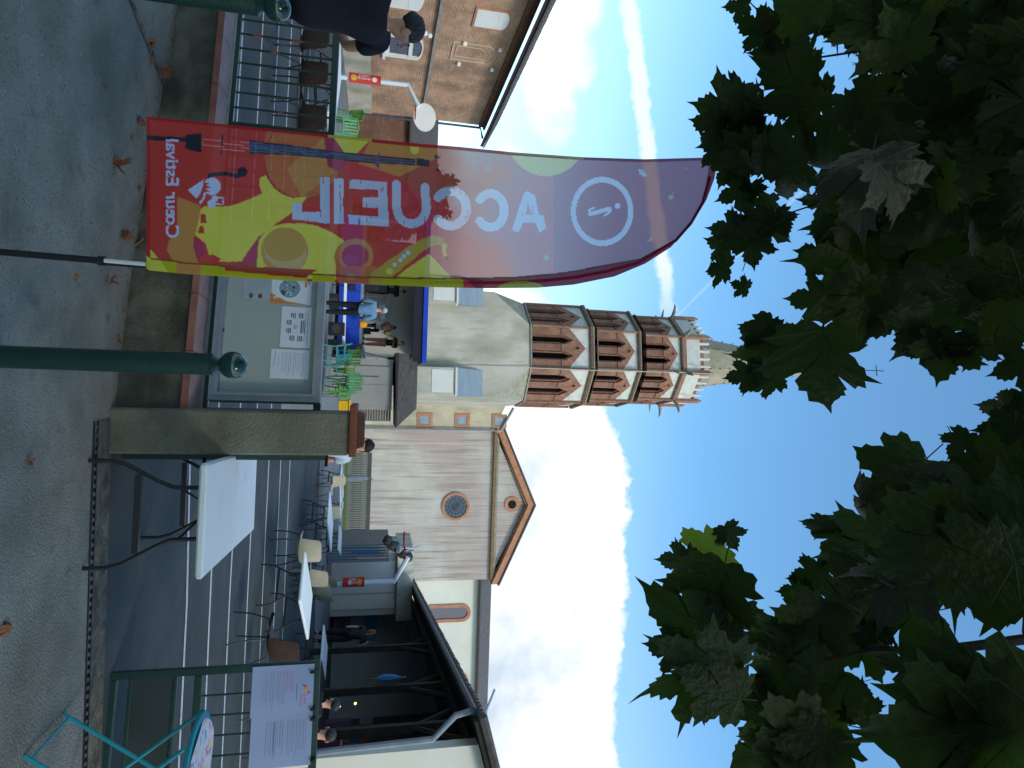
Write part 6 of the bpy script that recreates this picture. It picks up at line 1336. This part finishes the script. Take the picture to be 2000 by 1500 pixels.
# denser, more distant leaves behind the main masses
for poly,num,(d0,d1),(s0,s1) in ((MASS[0],1000,(3.6,6.5),(.15,.24)),(MASS[2],200,(2.4,4.0),(.15,.24)),(MASS[3],60,(1.8,3.0),(.16,.24))):
    cx=sum(p[0] for p in poly)/len(poly);cy=sum(p[1] for p in poly)/len(poly)
    x0=min(p[0] for p in poly);x1=max(p[0] for p in poly);y0=min(p[1] for p in poly);y1=max(p[1] for p in poly);k=0
    sh_=[(cx+(x-cx)*.93,cy+(y-cy)*.93) for x,y in poly]
    while k<num:
        p=(random.uniform(x0,x1),random.uniform(y0,y1))
        if inpoly(p,sh_) and clear(p[0],p[1],60):
            c=aD(p[0],p[1],random.uniform(d0,d1));s=random.uniform(s0,s1)/1.45;q=Vector((rng.normal(),rng.normal(),rng.normal())).normalized()
            items.append((Matrix.Translation(c)@q.to_track_quat('Z','Y').to_matrix().to_4x4()@Matrix.Scale(s,4),random.choice(LOW)));k+=1
# canopy overhead, outside the frame, that shades the pavement
k=0
while k<9000:
    c=Vector((random.uniform(-6.5,6.5),random.uniform(-6,4.6),random.uniform(3.9,7.5))) if k<5200 else Vector((random.uniform(-5,10),random.uniform(-10,-2),random.uniform(2.4,8)));p=proj(c)  # later leaves, unseen behind the camera, are added to block sun on the foliage
    if -200<p[1]<1700 and p[0]<2080 and c.y>0: continue
    if c.y>0 and p[0]<2080: continue
    s=random.uniform(.17,.27)/1.3;q=Vector((rng.normal()*.6,rng.normal()*.6,1)).normalized()
    items.append((Matrix.Translation(c)@q.to_track_quat('Z','Y').to_matrix().to_4x4()@Matrix.Rotation(random.uniform(0,6.28),4,'Z')@Matrix.Scale(s,4),random.choice(LOW)));k+=1
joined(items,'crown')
bark=mat('plane_bark',(.14,.12,.08),(.28,.25,.18),5,.9,.4,20);twm=mat('twig_bark',(.02,.016,.012),(.04,.03,.022),8,.9)
M().tube([(-2.6,-2.4,-.1),(-2.55,-2.4,.3),(-2.5,-2.3,1.6),(-2.35,-2.1,3.2),(-2.0,-1.6,4.6)],[.42,.33,.29,.26,.2],14).build('trunk',bark,tree,smooth=True)
for pts,r0_ in (([(-2.0,-1.6,4.5),(-1.0,.3,4.9),(.0,1.6,4.7),(.35,1.4,3.9)],.12),([(-2.0,-1.6,4.5),(-2.6,1.0,5.4),(-2.4,3.0,5.6)],.12),([(-2.0,-1.6,4.5),(.5,-1.5,5.6),(3,-.5,6)],.14),([(-2.2,-1.9,4.2),(-4,-3,5.6)],.12)):
    M().tube(pts,[r0_*(1-.75*i/(len(pts)-1)) for i in range(len(pts))],8).build('branch',bark,tree,smooth=True)
def twig(pts,r0_,r1_=None):
    P_=[aD(*p) for p in pts];M().tube(P_,[r0_+( (r1_ or r0_*.4)-r0_)*i/(len(P_)-1) for i in range(len(P_))],6).build('twig',twm,tree,smooth=True)
twig([(2080,1240,1.9),(1990,1250,1.6),(1900,1262,1.4),(1800,1272,1.35),(1725,1268,1.3),(1690,1270,1.3)],.011,.004)
twig([(1960,1255,1.5),(1985,1290,1.45),(2010,1330,1.4)],.004);twig([(1752,1268,1.32),(1742,1240,1.3),(1733,1205,1.3)],.0025)
twig([(1700,1270,1.3),(1600,1290,1.3),(1540,1290,1.3),(1455,1255,1.22),(1436,1252,1.2)],.0035,.0018);twig([(1540,1262,1.3),(1480,1225,1.25),(1440,1210,1.2)],.003,.002);twig([(1478,1382,1.3),(1448,1358,1.2)],.002)
twig([(1700,560,2.6),(1645,610,2.3),(1610,632,2.0),(1605,640,1.9),(1545,670,1.9)],.005,.002);twig([(1608,635,1.95),(1618,668,1.85)],.002);twig([(1800,120,3.2),(1680,100,3.1),(1580,115,3.1),(1480,20,3.0),(1465,5,3.0)],.006,.002)
twig([(1800,330,3.0),(1650,210,2.9),(1600,160,2.9)],.006,.002);twig([(1650,330,2.7),(1590,400,2.7),(1530,420,2.6),(1470,470,2.5),(1450,530,2.5)],.004,.0015);twig([(1700,330,2.8),(1500,215,2.8),(1440,235,2.8)],.004,.002);twig([(1880,900,1.8),(1860,850,1.85),(1850,832,1.9)],.002)
twig([(1660,240,2.8),(1560,330,2.75),(1500,330,2.7)],.003,.0015)
# pale web-covered leaf
# ---------------------------------------------------------------- fallen leaves
FL=[LFm for LFm in [leafmesh('fallen',1.6,1.5,21,lmf),leafmesh('fallen',2.2,.6,22,lmf),leafmesh('fallen',.7,2.1,23,lmf)]]
spots=[(55,900,'lying alone nearest the camera, left of the gateway drain'),(152,545,'lying flat left of the banner pole foot'),(233,325,'the longest one lying left of the banner corner'),(272,240,'just off the upper corner of the banner'),(262,265,'yellow-brown and curled at the banner corner'),(238,465,'largest curled one beside the banner pole'),(247,460,'second of the curled pair beside the pole'),(275,370,'half under the banner bottom edge'),
 (215,545,'brown, right beside the white pole joint'),(268,535,'in the damp corner under the banner sleeve'),(262,560,'tucked against the wall foot, reddish'),(258,590,'against the wall foot, second of the row'),(232,660,'reddish, next to the bollard at the wall foot'),(20,1228,'alone on the concrete at the lower left'),(272,480,'greenish one at the banner bottom'),(203,170,'tiny dark speck on the open pavement'),(298,120,'in the earthy joint of the slabs'),(315,145,'at the upper end of the earthy joint'),(325,205,'near the wall foot above the banner corner'),(300,75,'lowest in the earthy joint'),(265,620,'long stalk lying along the wall foot'),(352,8,'pale, by the far bollard')]
for i,(px,py,txt) in enumerate(spots):
    z=.02
    for _ in range(6): p=aZ(px,py,z);z=gz(p.x,p.y)+.012
    s=random.uniform(.032,.052)*(1.25 if 'largest' in txt or 'long' in txt else 1)*(.5 if 'tiny' in txt else 1)
    o=bpy.data.objects.new('fallen_leaf',FL[i%3]);link(o);o.location=(p.x,p.y,z+.006);o.scale=(s,s*1.1,s);o.rotation_euler=(random.uniform(-.4,.4),random.uniform(-.4,.4),random.uniform(0,6.28))
    tag(o,'dry fallen leaf '+txt,'leaf','dry leaves on the pavement')
# litter of bits along the wall foot
mm=M()
for k in range(420):
    px=random.gauss(0,1);t=random.random();X_=-2.6+2.6*t;yb0=4.5-.22*(X_-.25)-abs(random.gauss(0,.06))-.01;z=gz(X_,yb0)+.004;s=random.uniform(.004,.016);a=random.uniform(0,6.28)
    mm.add([(X_+s*math.cos(a),yb0+s*math.sin(a),z+random.uniform(0,.006)),(X_+s*.5*math.cos(a+2),yb0+s*.5*math.sin(a+2),z),(X_-s*math.cos(a),yb0-s*math.sin(a),z+.003)],[(0,1,2)])
o=mm.build('leaf_litter',mat('brown_litter',(.10,.05,.025),(.20,.12,.07),40,.9));o['kind']='stuff'
tag(o,'small brown bits of leaf litter along the foot of the low wall','litter')
bpy.context.view_layer.update()
